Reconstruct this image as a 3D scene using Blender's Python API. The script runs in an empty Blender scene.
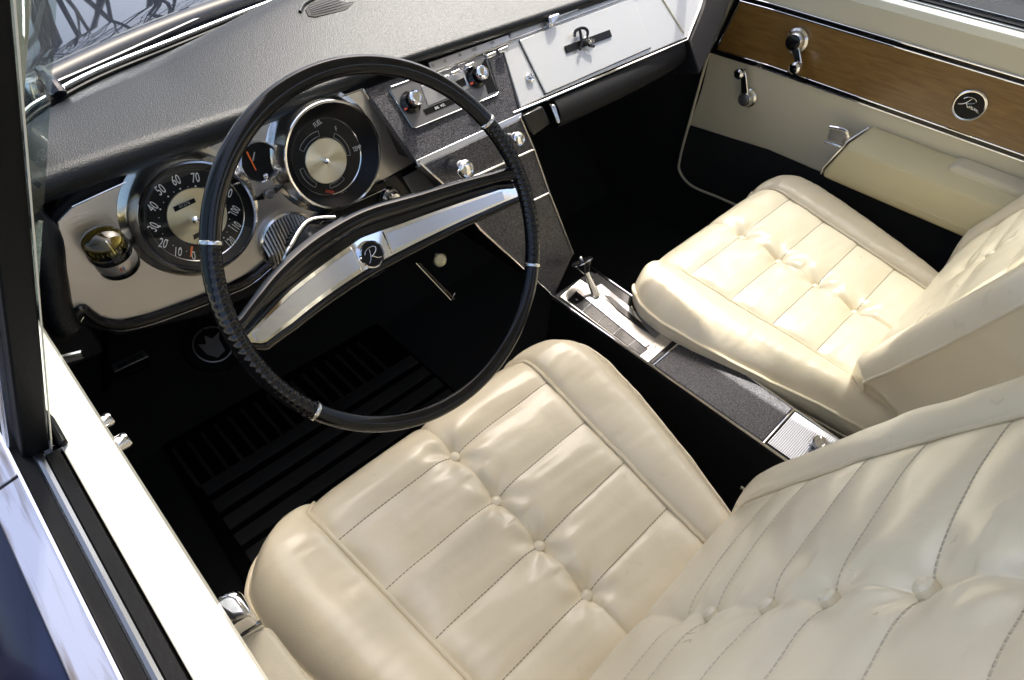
import bpy, bmesh, math, random
from mathutils import Vector, Matrix, noise
V = Vector
PI = math.pi
scene = bpy.context.scene

# ------------------------------------------------------------------ camera
CAM = V((0, 0, 1.30))
AX = V((883, -597, 620.)).normalized()          # world X in (right, down, forward)
AY = V((-897, -682, 620.)); AY = (AY - AX * AX.dot(AY)).normalized()
AZ = AX.cross(AY)
if AZ.z > 0: AZ = -AZ                             # world Z (up)
F = 620.0
cd = bpy.data.cameras.new('camera'); cam = bpy.data.objects.new('camera', cd)
scene.collection.objects.link(cam)
cd.sensor_width = 36; cd.lens = F / 1024 * 36; cd.clip_start = .01; cd.clip_end = 500
right = V((AX.x, AY.x, AZ.x)); up = -V((AX.y, AY.y, AZ.y)); back = -V((AX.z, AY.z, AZ.z))
m = Matrix((right, up, back)).transposed().to_4x4(); m.translation = CAM
cam.matrix_world = m
scene.camera = cam
scene.render.resolution_x = 1024; scene.render.resolution_y = 680

# ------------------------------------------------------------------ light
SUN = V((0.45, 0.25, 0.86)).normalized()        # towards the sun
el = math.asin(SUN.z); az = math.atan2(SUN.x, SUN.y)
w = bpy.data.worlds.new('World'); scene.world = w; w.use_nodes = True
nt = w.node_tree; bg = nt.nodes['Background']
sky = nt.nodes.new('ShaderNodeTexSky'); sky.sky_type = 'NISHITA'; sky.sun_disc = False
sky.sun_elevation = el; sky.sun_rotation = az; sky.dust_density = 5.5; sky.air_density = .8; sky.ozone_density = 0
nt.links.new(sky.outputs[0], bg.inputs[0]); bg.inputs[1].default_value = 0.15
sl = bpy.data.lights.new('sun', 'SUN'); so = bpy.data.objects.new('sun', sl); scene.collection.objects.link(so)
sl.energy = 2.0; sl.angle = math.radians(.6); sl.color = (1, .97, .91)
so.rotation_euler = SUN.to_track_quat('Z', 'Y').to_euler(); so.location = (5, 2, 9)
scene.view_settings.view_transform = 'Standard'; scene.view_settings.look = 'None'
scene.view_settings.exposure = 1.75; scene.view_settings.gamma = 1
scene.view_settings.use_curve_mapping = False

# ------------------------------------------------------------------ picture -> planes of the car
def ray(u, v):
    r = V((u - 512, v - 340, F)) / F
    return V((AX.dot(r), AY.dot(r), AZ.dot(r)))
def hit(u, v, p, n):
    r = ray(u, v); return CAM + r * ((V(p) - CAM).dot(V(n)) / r.dot(V(n)))
def hx(u, v, x): return hit(u, v, (x, 0, 0), (1, 0, 0))
def hy(u, v, y): return hit(u, v, (0, y, 0), (0, 1, 0))
def hz(u, v, z): return hit(u, v, (0, 0, z), (0, 0, 1))
N1 = V((0, -.974, .228)).normalized(); P1 = V((0, .75, .822)); U1 = V((0, .228, .974)).normalized()   # instrument panel
N2 = V((0, -.76, .65)).normalized(); P2 = V((0, .70, .829)); U2 = V((0, .65, .76)).normalized()       # glovebox / radio
N3 = V((0, -.95, .311)).normalized(); P3 = V((0, .675, .80)); U3 = V((0, .311, .95)).normalized()     # lower centre stack
RX = V((1, 0, 0))
def h1(u, v, o=0): return hit(u, v, P1 + N1 * o, N1)
def h2(u, v, o=0): return hit(u, v, P2 + N2 * o, N2)
def h3(u, v, o=0): return hit(u, v, P3 + N3 * o, N3)

# ------------------------------------------------------------------ materials
def mat(name, col, rough=.5, metal=0, bump=None, coat=0, var=None, spec=.5, trans=0, aniso=0, coatr=.05, emit=None):
    """bump = (scale, strength, detail[, stretch]); var = (scale, amount)"""
    m = bpy.data.materials.new(name); m.use_nodes = True
    n = m.node_tree.nodes; l = m.node_tree.links; b = n['Principled BSDF']
    b.inputs['Base Color'].default_value = (*col, 1); b.inputs['Roughness'].default_value = rough
    b.inputs['Metallic'].default_value = metal; b.inputs['Coat Weight'].default_value = coat
    b.inputs['Coat Roughness'].default_value = coatr; b.inputs['Specular IOR Level'].default_value = spec
    b.inputs['Transmission Weight'].default_value = trans; b.inputs['Anisotropic'].default_value = aniso
    tc = n.new('ShaderNodeTexCoord'); mp = n.new('ShaderNodeMapping'); l.new(tc.outputs['Object'], mp.inputs[0])
    if var:
        t = n.new('ShaderNodeTexNoise'); t.inputs['Scale'].default_value = var[0]; t.inputs['Detail'].default_value = 5
        l.new(mp.outputs[0], t.inputs[0])
        mx = n.new('ShaderNodeMix'); mx.data_type = 'RGBA'
        mx.inputs['A'].default_value = (*[c * (1 - var[1]) for c in col], 1)
        mx.inputs['B'].default_value = (*[min(1, c * (1 + var[1])) for c in col], 1)
        l.new(t.outputs[0], mx.inputs['Factor']); l.new(mx.outputs['Result'], b.inputs['Base Color'])
        mr = n.new('ShaderNodeMapRange'); mr.inputs['To Min'].default_value = max(.02, rough * .8); mr.inputs['To Max'].default_value = min(1, rough * 1.2)
        l.new(t.outputs[0], mr.inputs[0]); l.new(mr.outputs[0], b.inputs['Roughness'])
    if bump:
        t = n.new('ShaderNodeTexNoise'); t.inputs['Scale'].default_value = bump[0]; t.inputs['Detail'].default_value = bump[2]
        if len(bump) > 3: mp.inputs['Scale'].default_value = bump[3]
        l.new(mp.outputs[0], t.inputs[0])
        bp = n.new('ShaderNodeBump'); bp.inputs['Strength'].default_value = bump[1]; bp.inputs['Distance'].default_value = .002
        l.new(t.outputs[0], bp.inputs['Height']); l.new(bp.outputs[0], b.inputs['Normal'])
    return m

def leather(name, col, rough=.30):
    m = mat(name, col, rough, coat=.3, coatr=.16)
    n = m.node_tree.nodes; l = m.node_tree.links; b = n['Principled BSDF']
    tc = n['Texture Coordinate']
    big = n.new('ShaderNodeTexNoise'); big.inputs['Scale'].default_value = 7; big.inputs['Detail'].default_value = 6; big.inputs['Distortion'].default_value = .6
    fine = n.new('ShaderNodeTexVoronoi'); fine.inputs['Scale'].default_value = 620; fine.feature = 'DISTANCE_TO_EDGE'
    cr = n.new('ShaderNodeTexNoise'); cr.inputs['Scale'].default_value = 38; cr.inputs['Detail'].default_value = 7; cr.inputs['Distortion'].default_value = .7
    for t in (big, fine, cr): l.new(tc.outputs['Object'], t.inputs['Vector'])
    mx = n.new('ShaderNodeMix'); mx.data_type = 'RGBA'
    mx.inputs['A'].default_value = (col[0] * .84, col[1] * .81, col[2] * .74, 1); mx.inputs['B'].default_value = (min(1, col[0] * 1.1), col[1] * 1.1, col[2] * 1.12, 1)
    l.new(big.outputs[0], mx.inputs['Factor']); l.new(mx.outputs['Result'], b.inputs['Base Color'])
    mr = n.new('ShaderNodeMapRange'); mr.inputs['To Min'].default_value = rough * .75; mr.inputs['To Max'].default_value = rough * 1.3
    l.new(cr.outputs[0], mr.inputs[0]); l.new(mr.outputs[0], b.inputs['Roughness'])
    b1 = n.new('ShaderNodeBump'); b1.inputs['Strength'].default_value = .12; b1.inputs['Distance'].default_value = .0006
    b2 = n.new('ShaderNodeBump'); b2.inputs['Strength'].default_value = .30; b2.inputs['Distance'].default_value = .002
    l.new(fine.outputs[0], b1.inputs['Height']); l.new(cr.outputs[0], b2.inputs['Height'])
    l.new(b1.outputs[0], b2.inputs['Normal']); l.new(b2.outputs[0], b.inputs['Normal'])
    return m

def wood():
    m = mat('walnut', (.3, .16, .05), .32, coat=.35, coatr=.15)
    n = m.node_tree.nodes; l = m.node_tree.links; b = n['Principled BSDF']
    mp = n['Mapping']; mp.inputs['Scale'].default_value = (4, 6, 60)
    t = n.new('ShaderNodeTexNoise'); t.inputs['Scale'].default_value = 3.5; t.inputs['Detail'].default_value = 8; t.inputs['Distortion'].default_value = .5
    l.new(mp.outputs[0], t.inputs[0])
    r = n.new('ShaderNodeValToRGB'); r.color_ramp.elements[0].position = .3; r.color_ramp.elements[0].color = (.155, .078, .018, 1)
    r.color_ramp.elements[1].position = .7; r.color_ramp.elements[1].color = (.225, .130, .038, 1)
    l.new(t.outputs[0], r.inputs[0]); l.new(r.outputs[0], b.inputs['Base Color'])
    return m

def speckle(name, dark, light, scale=900, rough=.5, metal=.3, bumpd=.0012):
    m = mat(name, dark, rough, metal)
    n = m.node_tree.nodes; l = m.node_tree.links; b = n['Principled BSDF']; tc = n['Texture Coordinate']
    t = n.new('ShaderNodeTexNoise'); t.inputs['Scale'].default_value = scale; t.inputs['Detail'].default_value = 2
    l.new(tc.outputs['Object'], t.inputs['Vector'])
    r = n.new('ShaderNodeValToRGB'); r.color_ramp.elements[0].position = .42; r.color_ramp.elements[0].color = (*dark, 1)
    r.color_ramp.elements[1].position = .62; r.color_ramp.elements[1].color = (*light, 1)
    l.new(t.outputs[0], r.inputs[0]); l.new(r.outputs[0], b.inputs['Base Color'])
    bp = n.new('ShaderNodeBump'); bp.inputs['Strength'].default_value = .6; bp.inputs['Distance'].default_value = bumpd
    l.new(t.outputs[0], bp.inputs['Height']); l.new(bp.outputs[0], b.inputs['Normal'])
    return m

def radial(name, col, center, rough=.3):
    """spun-metal disc: bands round the disc's own centre"""
    m = mat(name, col, rough, 1)
    n = m.node_tree.nodes; l = m.node_tree.links; b = n['Principled BSDF']
    mp = n['Mapping']; mp.inputs['Location'].default_value = (-center.x, -center.y, -center.z)
    le = n.new('ShaderNodeVectorMath'); le.operation = 'LENGTH'; l.new(mp.outputs[0], le.inputs[0])
    mu = n.new('ShaderNodeMath'); mu.operation = 'MULTIPLY'; mu.inputs[1].default_value = 9000; l.new(le.outputs['Value'], mu.inputs[0])
    s = n.new('ShaderNodeMath'); s.operation = 'SINE'; l.new(mu.outputs[0], s.inputs[0])
    bp = n.new('ShaderNodeBump'); bp.inputs['Strength'].default_value = .35; bp.inputs['Distance'].default_value = .0003
    l.new(s.outputs[0], bp.inputs['Height']); l.new(bp.outputs[0], b.inputs['Normal'])
    tg = n.new('ShaderNodeTangent'); tg.direction_type = 'RADIAL'; tg.axis = 'Y'
    b.inputs['Anisotropic'].default_value = .8
    return m

def glass(name, tint=(.96, .98, .97), refl=1.0):
    m = bpy.data.materials.new(name); m.use_nodes = True
    n = m.node_tree.nodes; l = m.node_tree.links; n.remove(n['Principled BSDF']); out = n['Material Output']
    t = n.new('ShaderNodeBsdfTransparent'); t.inputs[0].default_value = (*tint, 1)
    g = n.new('ShaderNodeBsdfGlossy'); g.inputs['Roughness'].default_value = .01
    f = n.new('ShaderNodeLayerWeight'); f.inputs[0].default_value = .5
    pw = n.new('ShaderNodeMath'); pw.operation = 'POWER'; pw.inputs[1].default_value = 5; l.new(f.outputs['Facing'], pw.inputs[0])
    mu = n.new('ShaderNodeMath'); mu.operation = 'MULTIPLY_ADD'; mu.inputs[1].default_value = .8 * refl; mu.inputs[2].default_value = .04; l.new(pw.outputs[0], mu.inputs[0])
    x = n.new('ShaderNodeMixShader'); l.new(mu.outputs[0], x.inputs[0]); l.new(t.outputs[0], x.inputs[1]); l.new(g.outputs[0], x.inputs[2])
    l.new(x.outputs[0], out.inputs[0]); return m

M = {}
M['leather'] = leather('cream_leather', (.85, .765, .575))
M['piping'] = leather('cream_piping', (.80, .72, .54), .34)
M['vinyl'] = mat('cream_vinyl', (.60, .55, .41), .42, bump=(700, .25, 2), var=(5, .06))
M['armvinyl'] = mat('armrest_vinyl', (.60, .53, .32), .42, bump=(600, .3, 2), var=(6, .07))
M['thread'] = mat('tan_thread', (.26, .20, .12), .8)
M['backthread'] = mat('beige_thread', (.60, .53, .40), .8)
M['palethread'] = mat('cream_thread', (.66, .60, .47), .7)
M['pad'] = mat('black_dash_vinyl', (.005, .0065, .0078), .33, bump=(700, .4, 3), spec=.30, var=(4, .15))
M['padlow'] = mat('black_lower_vinyl', (.008, .008, .009), .42, bump=(800, .7, 3), spec=.2)
M['alu'] = mat('brushed_aluminium', (.55, .53, .50), .31, .85, bump=(60, .12, 4, (.6, 12, 12)), var=(5, .04))
M['podchrome'] = mat('dark_pod_chrome', (.62, .61, .58), .2, 1, var=(12, .1))
M['alubright'] = mat('bright_brushed_aluminium', (.66, .655, .64), .34, .55, bump=(60, .08, 4, (.6, 12, 12)))
M['alu2'] = mat('satin_aluminium', (.60, .61, .65), .30, .9, bump=(200, .08, 2))
M['gun'] = mat('gunmetal', (.22, .22, .23), .33, .7, bump=(300, .1, 2))
M['chrome'] = mat('chrome', (.86, .86, .87), .07, 1, var=(30, .02))
M['chromesoft'] = mat('worn_chrome', (.78, .77, .75), .18, 1, var=(20, .05))
M['black'] = mat('gloss_black_plastic', (.006, .006, .0065), .2, spec=.3, coat=.2, var=(18, .2))
M['blackrim'] = mat('gloss_black_rim', (.005, .005, .0055), .13, spec=.42, bump=(150, .02, 3))
M['dial'] = mat('dial_black', (.004, .004, .0045), .4, spec=.25, var=(40, .1))
M['dialgrey'] = mat('dial_charcoal', (.008, .008, .008), .4, spec=.3, var=(40, .15))
M['white'] = mat('dial_white', (.75, .76, .74), .5)
M['grey'] = mat('grey_print', (.35, .35, .34), .5)
M['orange'] = mat('needle_orange', (.85, .16, .02), .4)
M['bluemark'] = mat('faded_blue_print', (.05, .12, .25), .5)
M['red'] = mat('gauge_red', (.35, .04, .02), .4)
M['sill'] = mat('cream_sill_paint', (.78, .77, .66), .3, coat=.5, var=(9, .03))
M['navy'] = mat('navy_paint', (.006, .008, .024), .12, spec=.2, coat=.1, coatr=.03, var=(3, .1))
M['hood'] = mat('black_navy_hood_paint', (.010, .013, .020), .025, coat=.15, coatr=.015, spec=.30, var=(3, .1))
M['rubber'] = mat('black_rubber', (.003, .003, .003), .45, spec=.12, bump=(300, .1, 3), var=(25, .3))
M['matrubber'] = mat('floor_mat_rubber', (.032, .031, .029), .5, bump=(500, .3, 3), var=(15, .2))
M['carpet'] = mat('black_carpet', (.028, .028, .028), .95, bump=(1400, 1, 4), spec=.1)
M['wood'] = wood()
M['texture'] = speckle('pebbled_charcoal_vinyl', (.022, .022, .025), (.11, .105, .115), 500, .42, .25)
M['asphalt'] = speckle('asphalt', (.035, .036, .04), (.075, .076, .082), 90, .9, 0, .01)
def twig_reflection():  # brown streaks paint in mirrored twigs along with grime
    m = mat('worn_molding_twig_reflection', (.5, .5, .54), .28, .85)
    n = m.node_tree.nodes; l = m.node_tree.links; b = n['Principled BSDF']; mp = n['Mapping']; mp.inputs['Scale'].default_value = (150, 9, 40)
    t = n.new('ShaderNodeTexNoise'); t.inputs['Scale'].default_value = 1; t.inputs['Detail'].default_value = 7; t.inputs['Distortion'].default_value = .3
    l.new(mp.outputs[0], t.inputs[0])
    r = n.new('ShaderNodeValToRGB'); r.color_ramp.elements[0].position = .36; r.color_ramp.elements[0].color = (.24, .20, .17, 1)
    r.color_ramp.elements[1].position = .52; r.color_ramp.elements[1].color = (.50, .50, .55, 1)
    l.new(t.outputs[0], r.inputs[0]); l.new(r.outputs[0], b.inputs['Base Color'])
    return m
M['twig_reflection'] = twig_reflection()
M['trimgrey'] = mat('dull_grey_trim', (.20, .21, .22), .25, 1)
M['headliner'] = mat('headliner_cloth', (.78, .76, .70), .9, bump=(400, .4, 3))
M['bark'] = mat('tree_bark', (.07, .06, .05), .95, bump=(20, 1, 5, (1, 1, .2)))
M['amber'] = None
M['glass'] = glass('clear_glass')
M['sundim'] = glass('sun_dimming_tint', (.56, .585, .60))  # tint chosen to weaken the sun coming through the passenger side
M['lens'] = glass('instrument_glass', (.97, .97, .96), .5)
M['tint'] = glass('tinted_glass', (.80, .86, .84), .35)
def amber():
    m = bpy.data.materials.new('amber_dome_plastic'); m.use_nodes = True
    n = m.node_tree.nodes; l = m.node_tree.links; n.remove(n['Principled BSDF']); out = n['Material Output']
    t = n.new('ShaderNodeBsdfTransparent'); t.inputs[0].default_value = (.75, .66, .30, 1)
    g = n.new('ShaderNodeBsdfGlossy'); g.inputs['Roughness'].default_value = .05
    lw = n.new('ShaderNodeLayerWeight'); lw.inputs[0].default_value = .5
    x = n.new('ShaderNodeMixShader'); pw = n.new('ShaderNodeMath'); pw.operation = 'POWER'; pw.inputs[1].default_value = 4; l.new(lw.outputs['Facing'], pw.inputs[0]); ad = n.new('ShaderNodeMath'); ad.inputs[1].default_value = .06; l.new(pw.outputs[0], ad.inputs[0]); l.new(ad.outputs[0], x.inputs[0]); l.new(t.outputs[0], x.inputs[1]); l.new(g.outputs[0], x.inputs[2])
    l.new(x.outputs[0], out.inputs[0]); return m
M['amber'] = amber()

# ------------------------------------------------------------------ object helpers
COL = scene.collection
def thing(name, label, cat, loc=(0, 0, 0), group=None, kind=None):
    o = bpy.data.objects.new(name, None); COL.objects.link(o); o.location = loc; o.empty_display_size = .05
    o['label'] = label; o['category'] = cat
    if group: o['group'] = group
    if kind: o['kind'] = kind
    return o
def tag(o, label, cat, group=None):
    o['label'] = label; o['category'] = cat
    if group: o['group'] = group
    return o
def mk(name, verts, faces, material, parent=None, smooth=30, bevel=0, segs=2, label=None):
    me = bpy.data.meshes.new(name); me.from_pydata([tuple(v) for v in verts], [], faces)
    b = bmesh.new(); b.from_mesh(me); bmesh.ops.recalc_face_normals(b, faces=b.faces); b.to_mesh(me); b.free()
    me.materials.append(material)
    if smooth:
        me.polygons.foreach_set('use_smooth', [True] * len(me.polygons)); me.set_sharp_from_angle(angle=math.radians(smooth))
    o = bpy.data.objects.new(name, me); COL.objects.link(o)
    if bevel:
        bm = o.modifiers.new('bevel', 'BEVEL'); bm.width = bevel; bm.segments = segs; bm.limit_method = 'ANGLE'; bm.angle_limit = math.radians(35)
        bm.harden_normals = False
    if parent:
        o.parent = parent
        # meshes are written in car coordinates; only a thing's Empty carries an offset
        if parent.type == 'EMPTY': o.matrix_parent_inverse = Matrix.Translation(-parent.location)
    if label: o['label'] = label
    return o
class B:
    """collects several shapes into one mesh"""
    def __init__(s): s.v = []; s.f = []
    def add(s, v, f):
        k = len(s.v); s.v += [V(p) for p in v]; s.f += [[i + k for i in q] for q in f]; return s
    def slab(s, pts, d):
        pts = [V(p) for p in pts]; d = V(d); n = len(pts)
        s.add(pts + [p + d for p in pts], [list(range(n)), list(range(2 * n - 1, n - 1, -1))] + [[i, (i + 1) % n, n + (i + 1) % n, n + i] for i in range(n)]); return s
    def box(s, a, b):
        return s.slab([(a[0], a[1], a[2]), (b[0], a[1], a[2]), (b[0], b[1], a[2]), (a[0], b[1], a[2])], (0, 0, b[2] - a[2]))
    def tube(s, pts, r, n=10, closed=False, cap=True, flat=None):
        pts = [V(p) for p in pts]; N = len(pts); rs = r if isinstance(r, (list, tuple)) else [r] * N
        v = []; ref = None
        for i, p in enumerate(pts):
            if closed: t = pts[(i + 1) % N] - pts[i - 1]
            else: t = pts[min(i + 1, N - 1)] - pts[max(i - 1, 0)]
            if t.length < 1e-9: t = V((0, 0, 1))
            t.normalize()
            if ref is None: ref = t.orthogonal().normalized() if flat is None else V(flat)
            a = (ref - t * ref.dot(t)).normalized(); ref = a; b_ = t.cross(a)
            for k in range(n):
                q = 2 * PI * k / n; v.append(p + (a * math.cos(q) + b_ * math.sin(q)) * rs[i])
        f = []
        for i in range(N if closed else N - 1):
            j = (i + 1) % N
            for k in range(n): f.append([i * n + k, i * n + (k + 1) % n, j * n + (k + 1) % n, j * n + k])
        if not closed and cap: f += [list(range(n))[::-1], [(N - 1) * n + k for k in range(n)]]
        return s.add(v, f)
    def lathe(s, prof, o, axis, n=48, cap=False):
        o = V(o); axis = V(axis).normalized(); a = axis.cross(V((.37, .2, 1))).normalized() if abs(axis.z) < .95 else axis.cross(V((1, 0, 0))).normalized(); b_ = axis.cross(a)
        v = []; f = []
        for r, h in prof:
            for k in range(n):
                q = 2 * PI * k / n; v.append(o + axis * h + (a * math.cos(q) + b_ * math.sin(q)) * max(r, 1e-5))
        for i in range(len(prof) - 1):
            for k in range(n): f.append([i * n + k, i * n + (k + 1) % n, (i + 1) * n + (k + 1) % n, (i + 1) * n + k])
        if cap: f += [list(range(n))[::-1], [(len(prof) - 1) * n + k for k in range(n)]]
        return s.add(v, f)
    def strip(s, A, Bp):
        n = len(A); return s.add(list(A) + list(Bp), [[i, i + 1, n + i + 1, n + i] for i in range(n - 1)])
    def build(s, name, material, parent=None, **k): return mk(name, s.v, s.f, material, parent, **k)
def smoothline(pts, n=8, closed=False):
    """Catmull-Rom through points"""
    pts = [V(p) for p in pts]; N = len(pts); out = []
    rng = range(N) if closed else range(N - 1)
    for i in rng:
        p0 = pts[(i - 1) % N] if closed or i > 0 else pts[0]; p1 = pts[i]; p2 = pts[(i + 1) % N]
        p3 = pts[(i + 2) % N] if closed or i + 2 < N else pts[-1]
        for k in range(n):
            t = k / n
            out.append(.5 * ((2 * p1) + (p2 - p0) * t + (2 * p0 - 5 * p1 + 4 * p2 - p3) * t * t + (3 * p1 - p0 - 3 * p2 + p3) * t ** 3))
    if not closed: out.append(pts[-1])
    return out
def text(name, items, material, parent, depth=.0003):
    """items: (string, centre, right, up, size, width factor) -> one mesh"""
    b = B()
    for s_, o, r, u, size, wf in items:
        cu = bpy.data.curves.new('t', 'FONT'); cu.body = s_; cu.size = size; cu.align_x = 'CENTER'; cu.align_y = 'CENTER'; cu.resolution_u = 3
        ob = bpy.data.objects.new('t', cu); COL.objects.link(ob)
        dg = bpy.context.evaluated_depsgraph_get(); me = bpy.data.meshes.new_from_object(ob.evaluated_get(dg))
        r = V(r).normalized(); u = V(u).normalized(); nn = r.cross(u)
        b.add([V(o) + r * v.co.x * wf + u * v.co.y + nn * depth for v in me.vertices], [list(p.vertices) for p in me.polygons])
        bpy.data.objects.remove(ob); bpy.data.curves.remove(cu); bpy.data.meshes.remove(me)
    return b.build(name, material, parent, smooth=0)
def script(name, strokes, o, r, u, size, material, parent, rad=.0006):
    b = B(); r = V(r).normalized(); u = V(u).normalized(); nn = r.cross(u)
    for st in strokes:
        pl = smoothline([V(o) + r * x * size + u * y * size + nn * rad * .6 for x, y in st], 6)
        b.tube(pl, rad, 6)
    return b.build(name, material, parent)
# a looping capital R followed by a run of small letters, as on the badges
S_R = [[(-.42, .22), (-.30, .36), (-.05, .42), (.22, .38), (.34, .24), (.24, .08), (.02, -.02), (-.12, -.02)],
       [(-.04, .34), (-.12, .10), (-.24, -.14), (-.44, -.30)], [(-.12, -.02), (.02, -.14), (.16, -.30), (.36, -.38)]]
S_RIV = [[(-.46, .22), (-.26, .38), (.05, .40), (.26, .30), (.22, .14), (-.02, .02), (-.18, .0)],
         [(-.02, .34), (-.16, .10), (-.34, -.08), (-.60, -.18)],
         [(-.18, .0), (-.06, -.14), (.0, -.22), (.06, -.10), (.10, -.22), (.17, -.08), (.21, -.24), (.28, -.10), (.24, -.18), (.33, -.25), (.40, -.12), (.42, -.26), (.50, -.16), (.54, -.28), (.62, -.20), (.60, -.30), (.74, -.32)]]
S_2 = [[(-.30, -.02), (-.24, .20), (-.04, .34), (.12, .28), (.12, .08), (-.02, -.10), (-.22, -.26)],
       [(-.22, -.26), (-.08, -.16), (.0, -.30), (.04, -.32)], [(-.02, -.10), (.14, .02), (.38, .16)]]

exec_parts = []
# ------------------------------------------------------------------ the place
gr = mk('ground', [(-60, -60, -.12), (60, -60, -.12), (60, 80, -.12), (-60, 80, -.12)], [[0, 1, 2, 3]], M['asphalt'], smooth=0); gr['kind'] = 'structure'
fl = B().box((-.06, -1.0, .14), (1.47, 1.24, .20)).build('floor', M['carpet'], smooth=0); fl['kind'] = 'structure'

# ------------------------------------------------------------------ car body
body = thing('car_body', 'dark navy car body with the glossy hood and cowl beyond the windshield', 'car body', (.7, .9, 0))
base = [(.02, .80), (.083, .889), (.117, .918), (.19, .959), (.316, 1.001), (.461, 1.048), (.58, 1.078), (.70, 1.085), (.82, 1.078), (.939, 1.048), (1.084, 1.001), (1.21, .959), (1.283, .918), (1.317, .889), (1.38, .80)]
bl = smoothline([(x, y, .938) for x, y in base], 5)
# hood: a wide crowned sheet, its rear edge rolled down to the cowl
hv = []; hf = []
nx, ny = 40, 30
def hood_y(x): return 1.135 - .30 * ((x - .70) / .8) ** 2 if abs(x - .7) < .75 else 1.135 - .30 * (.75 / .8) ** 2
for j in range(ny + 4):
    for i in range(nx + 1):
        x = -.28 + i * (1.96 / nx); s_ = (x - .7) / .98
        y0 = hood_y(x)
        if j < 4:
            q = j / 4 * PI / 2; y = y0 + .02 - .02 * math.sin(q); z = .945 - .03 * (1 - math.sin(q)) * 1.0
        else:
            y = y0 + .02 + (j - 4) / (ny - 1) * 1.75; z = .945
        z += -.05 * s_ ** 4 - .02 * max(0, y - 1.6) ** 2 + .008 * math.exp(-((x - .7) / .12) ** 2) * (j > 3)
        hv.append((x, y, z))
for j in range(ny + 3):
    for i in range(nx): k = j * (nx + 1) + i; hf.append([k, k + 1, k + nx + 2, k + nx + 1])
mk('hood', hv, hf, M['hood'], body, smooth=60)
# hood rear lip: the smooth rolled band in front of the wipers
lip = smoothline([(x, hood_y(x) - .012, .937) for x in [-.1 + i * .1 for i in range(17)]], 3)
B().tube(lip, .020, 14).build('hood_lip', M['hood'], body)
# cowl, glossy, between hood and glass
ca = [V((p.x, p.y - .01, .925)) for p in bl]; cb = [V((p.x, hood_y(p.x) + .02, .918)) for p in bl]
B().strip(ca, cb).build('cowl', M['hood'], body)
B().tube([p + V((0, .006, .004)) for p in bl], .0032, 8).build('windshield_molding', M['trimgrey'], body)
B().tube([p + V((0, -.004, -.001)) for p in bl], .0030, 8).build('windshield_seal', M['rubber'], body)
cc = [V((p.x, p.y + .030, .930)) for p in bl[6:-6]]
B().tube(cc, .0022, 6).build('cowl_trim', M['trimgrey'], body)
# windshield
top = []
for i, p in enumerate(bl):
    t = i / (len(bl) - 1); x = .25 + t * .95
    top.append(V((x, .70 + .04 * math.sin(PI * t), 1.325)))
g = B(); rows = 8
gv = []
for r_ in range(rows + 1):
    t = r_ / rows
    for a, b_ in zip(bl, top): gv.append(a.lerp(b_, t) + V((0, .03, .02)) * math.sin(PI * t))
n_ = len(bl); g.add(gv, [[r_ * n_ + i, r_ * n_ + i + 1, (r_ + 1) * n_ + i + 1, (r_ + 1) * n_ + i] for r_ in range(rows) for i in range(n_ - 1)])
g.build('windshield', M['glass'], body, smooth=60)
# unseen roof with headliner, edges set to place sun and shade; pillars
rv = []; rf = []
for j in range(9):
    for i in range(13):
        s_ = i / 12 * 2 - 1; y = .72 - j * .15; x = .725 + s_ * .475
        rv.append((x, y + .04 * (1 - s_ * s_) * (j == 0), 1.33 + .035 * (1 - s_ ** 4)))
for j in range(8):
    for i in range(12): k = j * 13 + i; rf.append([k, k + 1, k + 14, k + 13])
ro = mk('roof', rv, rf, M['navy'], body, smooth=60); sm = ro.modifiers.new('s', 'SOLIDIFY'); sm.thickness = .012; sm.offset = 1
he = mk('headliner', [(a, b_, c - .014) for a, b_, c in rv], rf, M['headliner'], body, smooth=60)
for sx in (-1, 1):
    def X(x): return x if sx < 0 else 1.40 - x
    p = [V((X(.055), .875, .925)), V((X(.100), .765, 1.07)), V((X(.165), .72, 1.21)), V((X(.24), .70, 1.33))]
    B().tube(smoothline(p, 5), .0115, 12).build('windshield_pillar', M['vinyl'], body)
    p2 = [q + V((-.016 * (1 if sx < 0 else -1), .012, .004)) for q in p]
    B().tube(smoothline(p2, 5), .011, 12).build('pillar_cover', M['navy'], body)
    q = [V((X(.25), .70, 1.335)), V((X(.245), .1, 1.345)), V((X(.25), -.48, 1.335))]
    B().tube(smoothline(q, 5), .012, 8).build('roof_rail', M['chromesoft'], body)
    B().slab([(X(.25), -.42, 1.34), (X(.25), -.50, 1.34), (X(-.05), -1.0, .90), (X(-.05), -.80, .90)], (.03 * -sx, 0, 0)).build('rear_pillar', M['navy'], body, smooth=0)
# toe board and kick panels in black carpet
B().slab([(-.06, 1.0, .20), (1.47, 1.0, .20), (1.47, 1.22, .42), (-.06, 1.22, .42)], (0, .02, -.02)).build('toe_board', M['carpet'], body, smooth=0)
B().slab([(-.06, 1.22, .42), (1.47, 1.22, .42), (1.47, 1.18, .90), (-.06, 1.18, .90)], (0, .02, 0)).build('firewall', M['carpet'], body, smooth=0)
for x, d in ((-.062, -.01), (1.475, .01)):
    B().slab([(x, .60, .14), (x, 1.24, .14), (x, 1.24, .915), (x, .60, .915)], (d, 0, 0)).build('kick_panel', M['carpet'], body, smooth=0)

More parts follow.
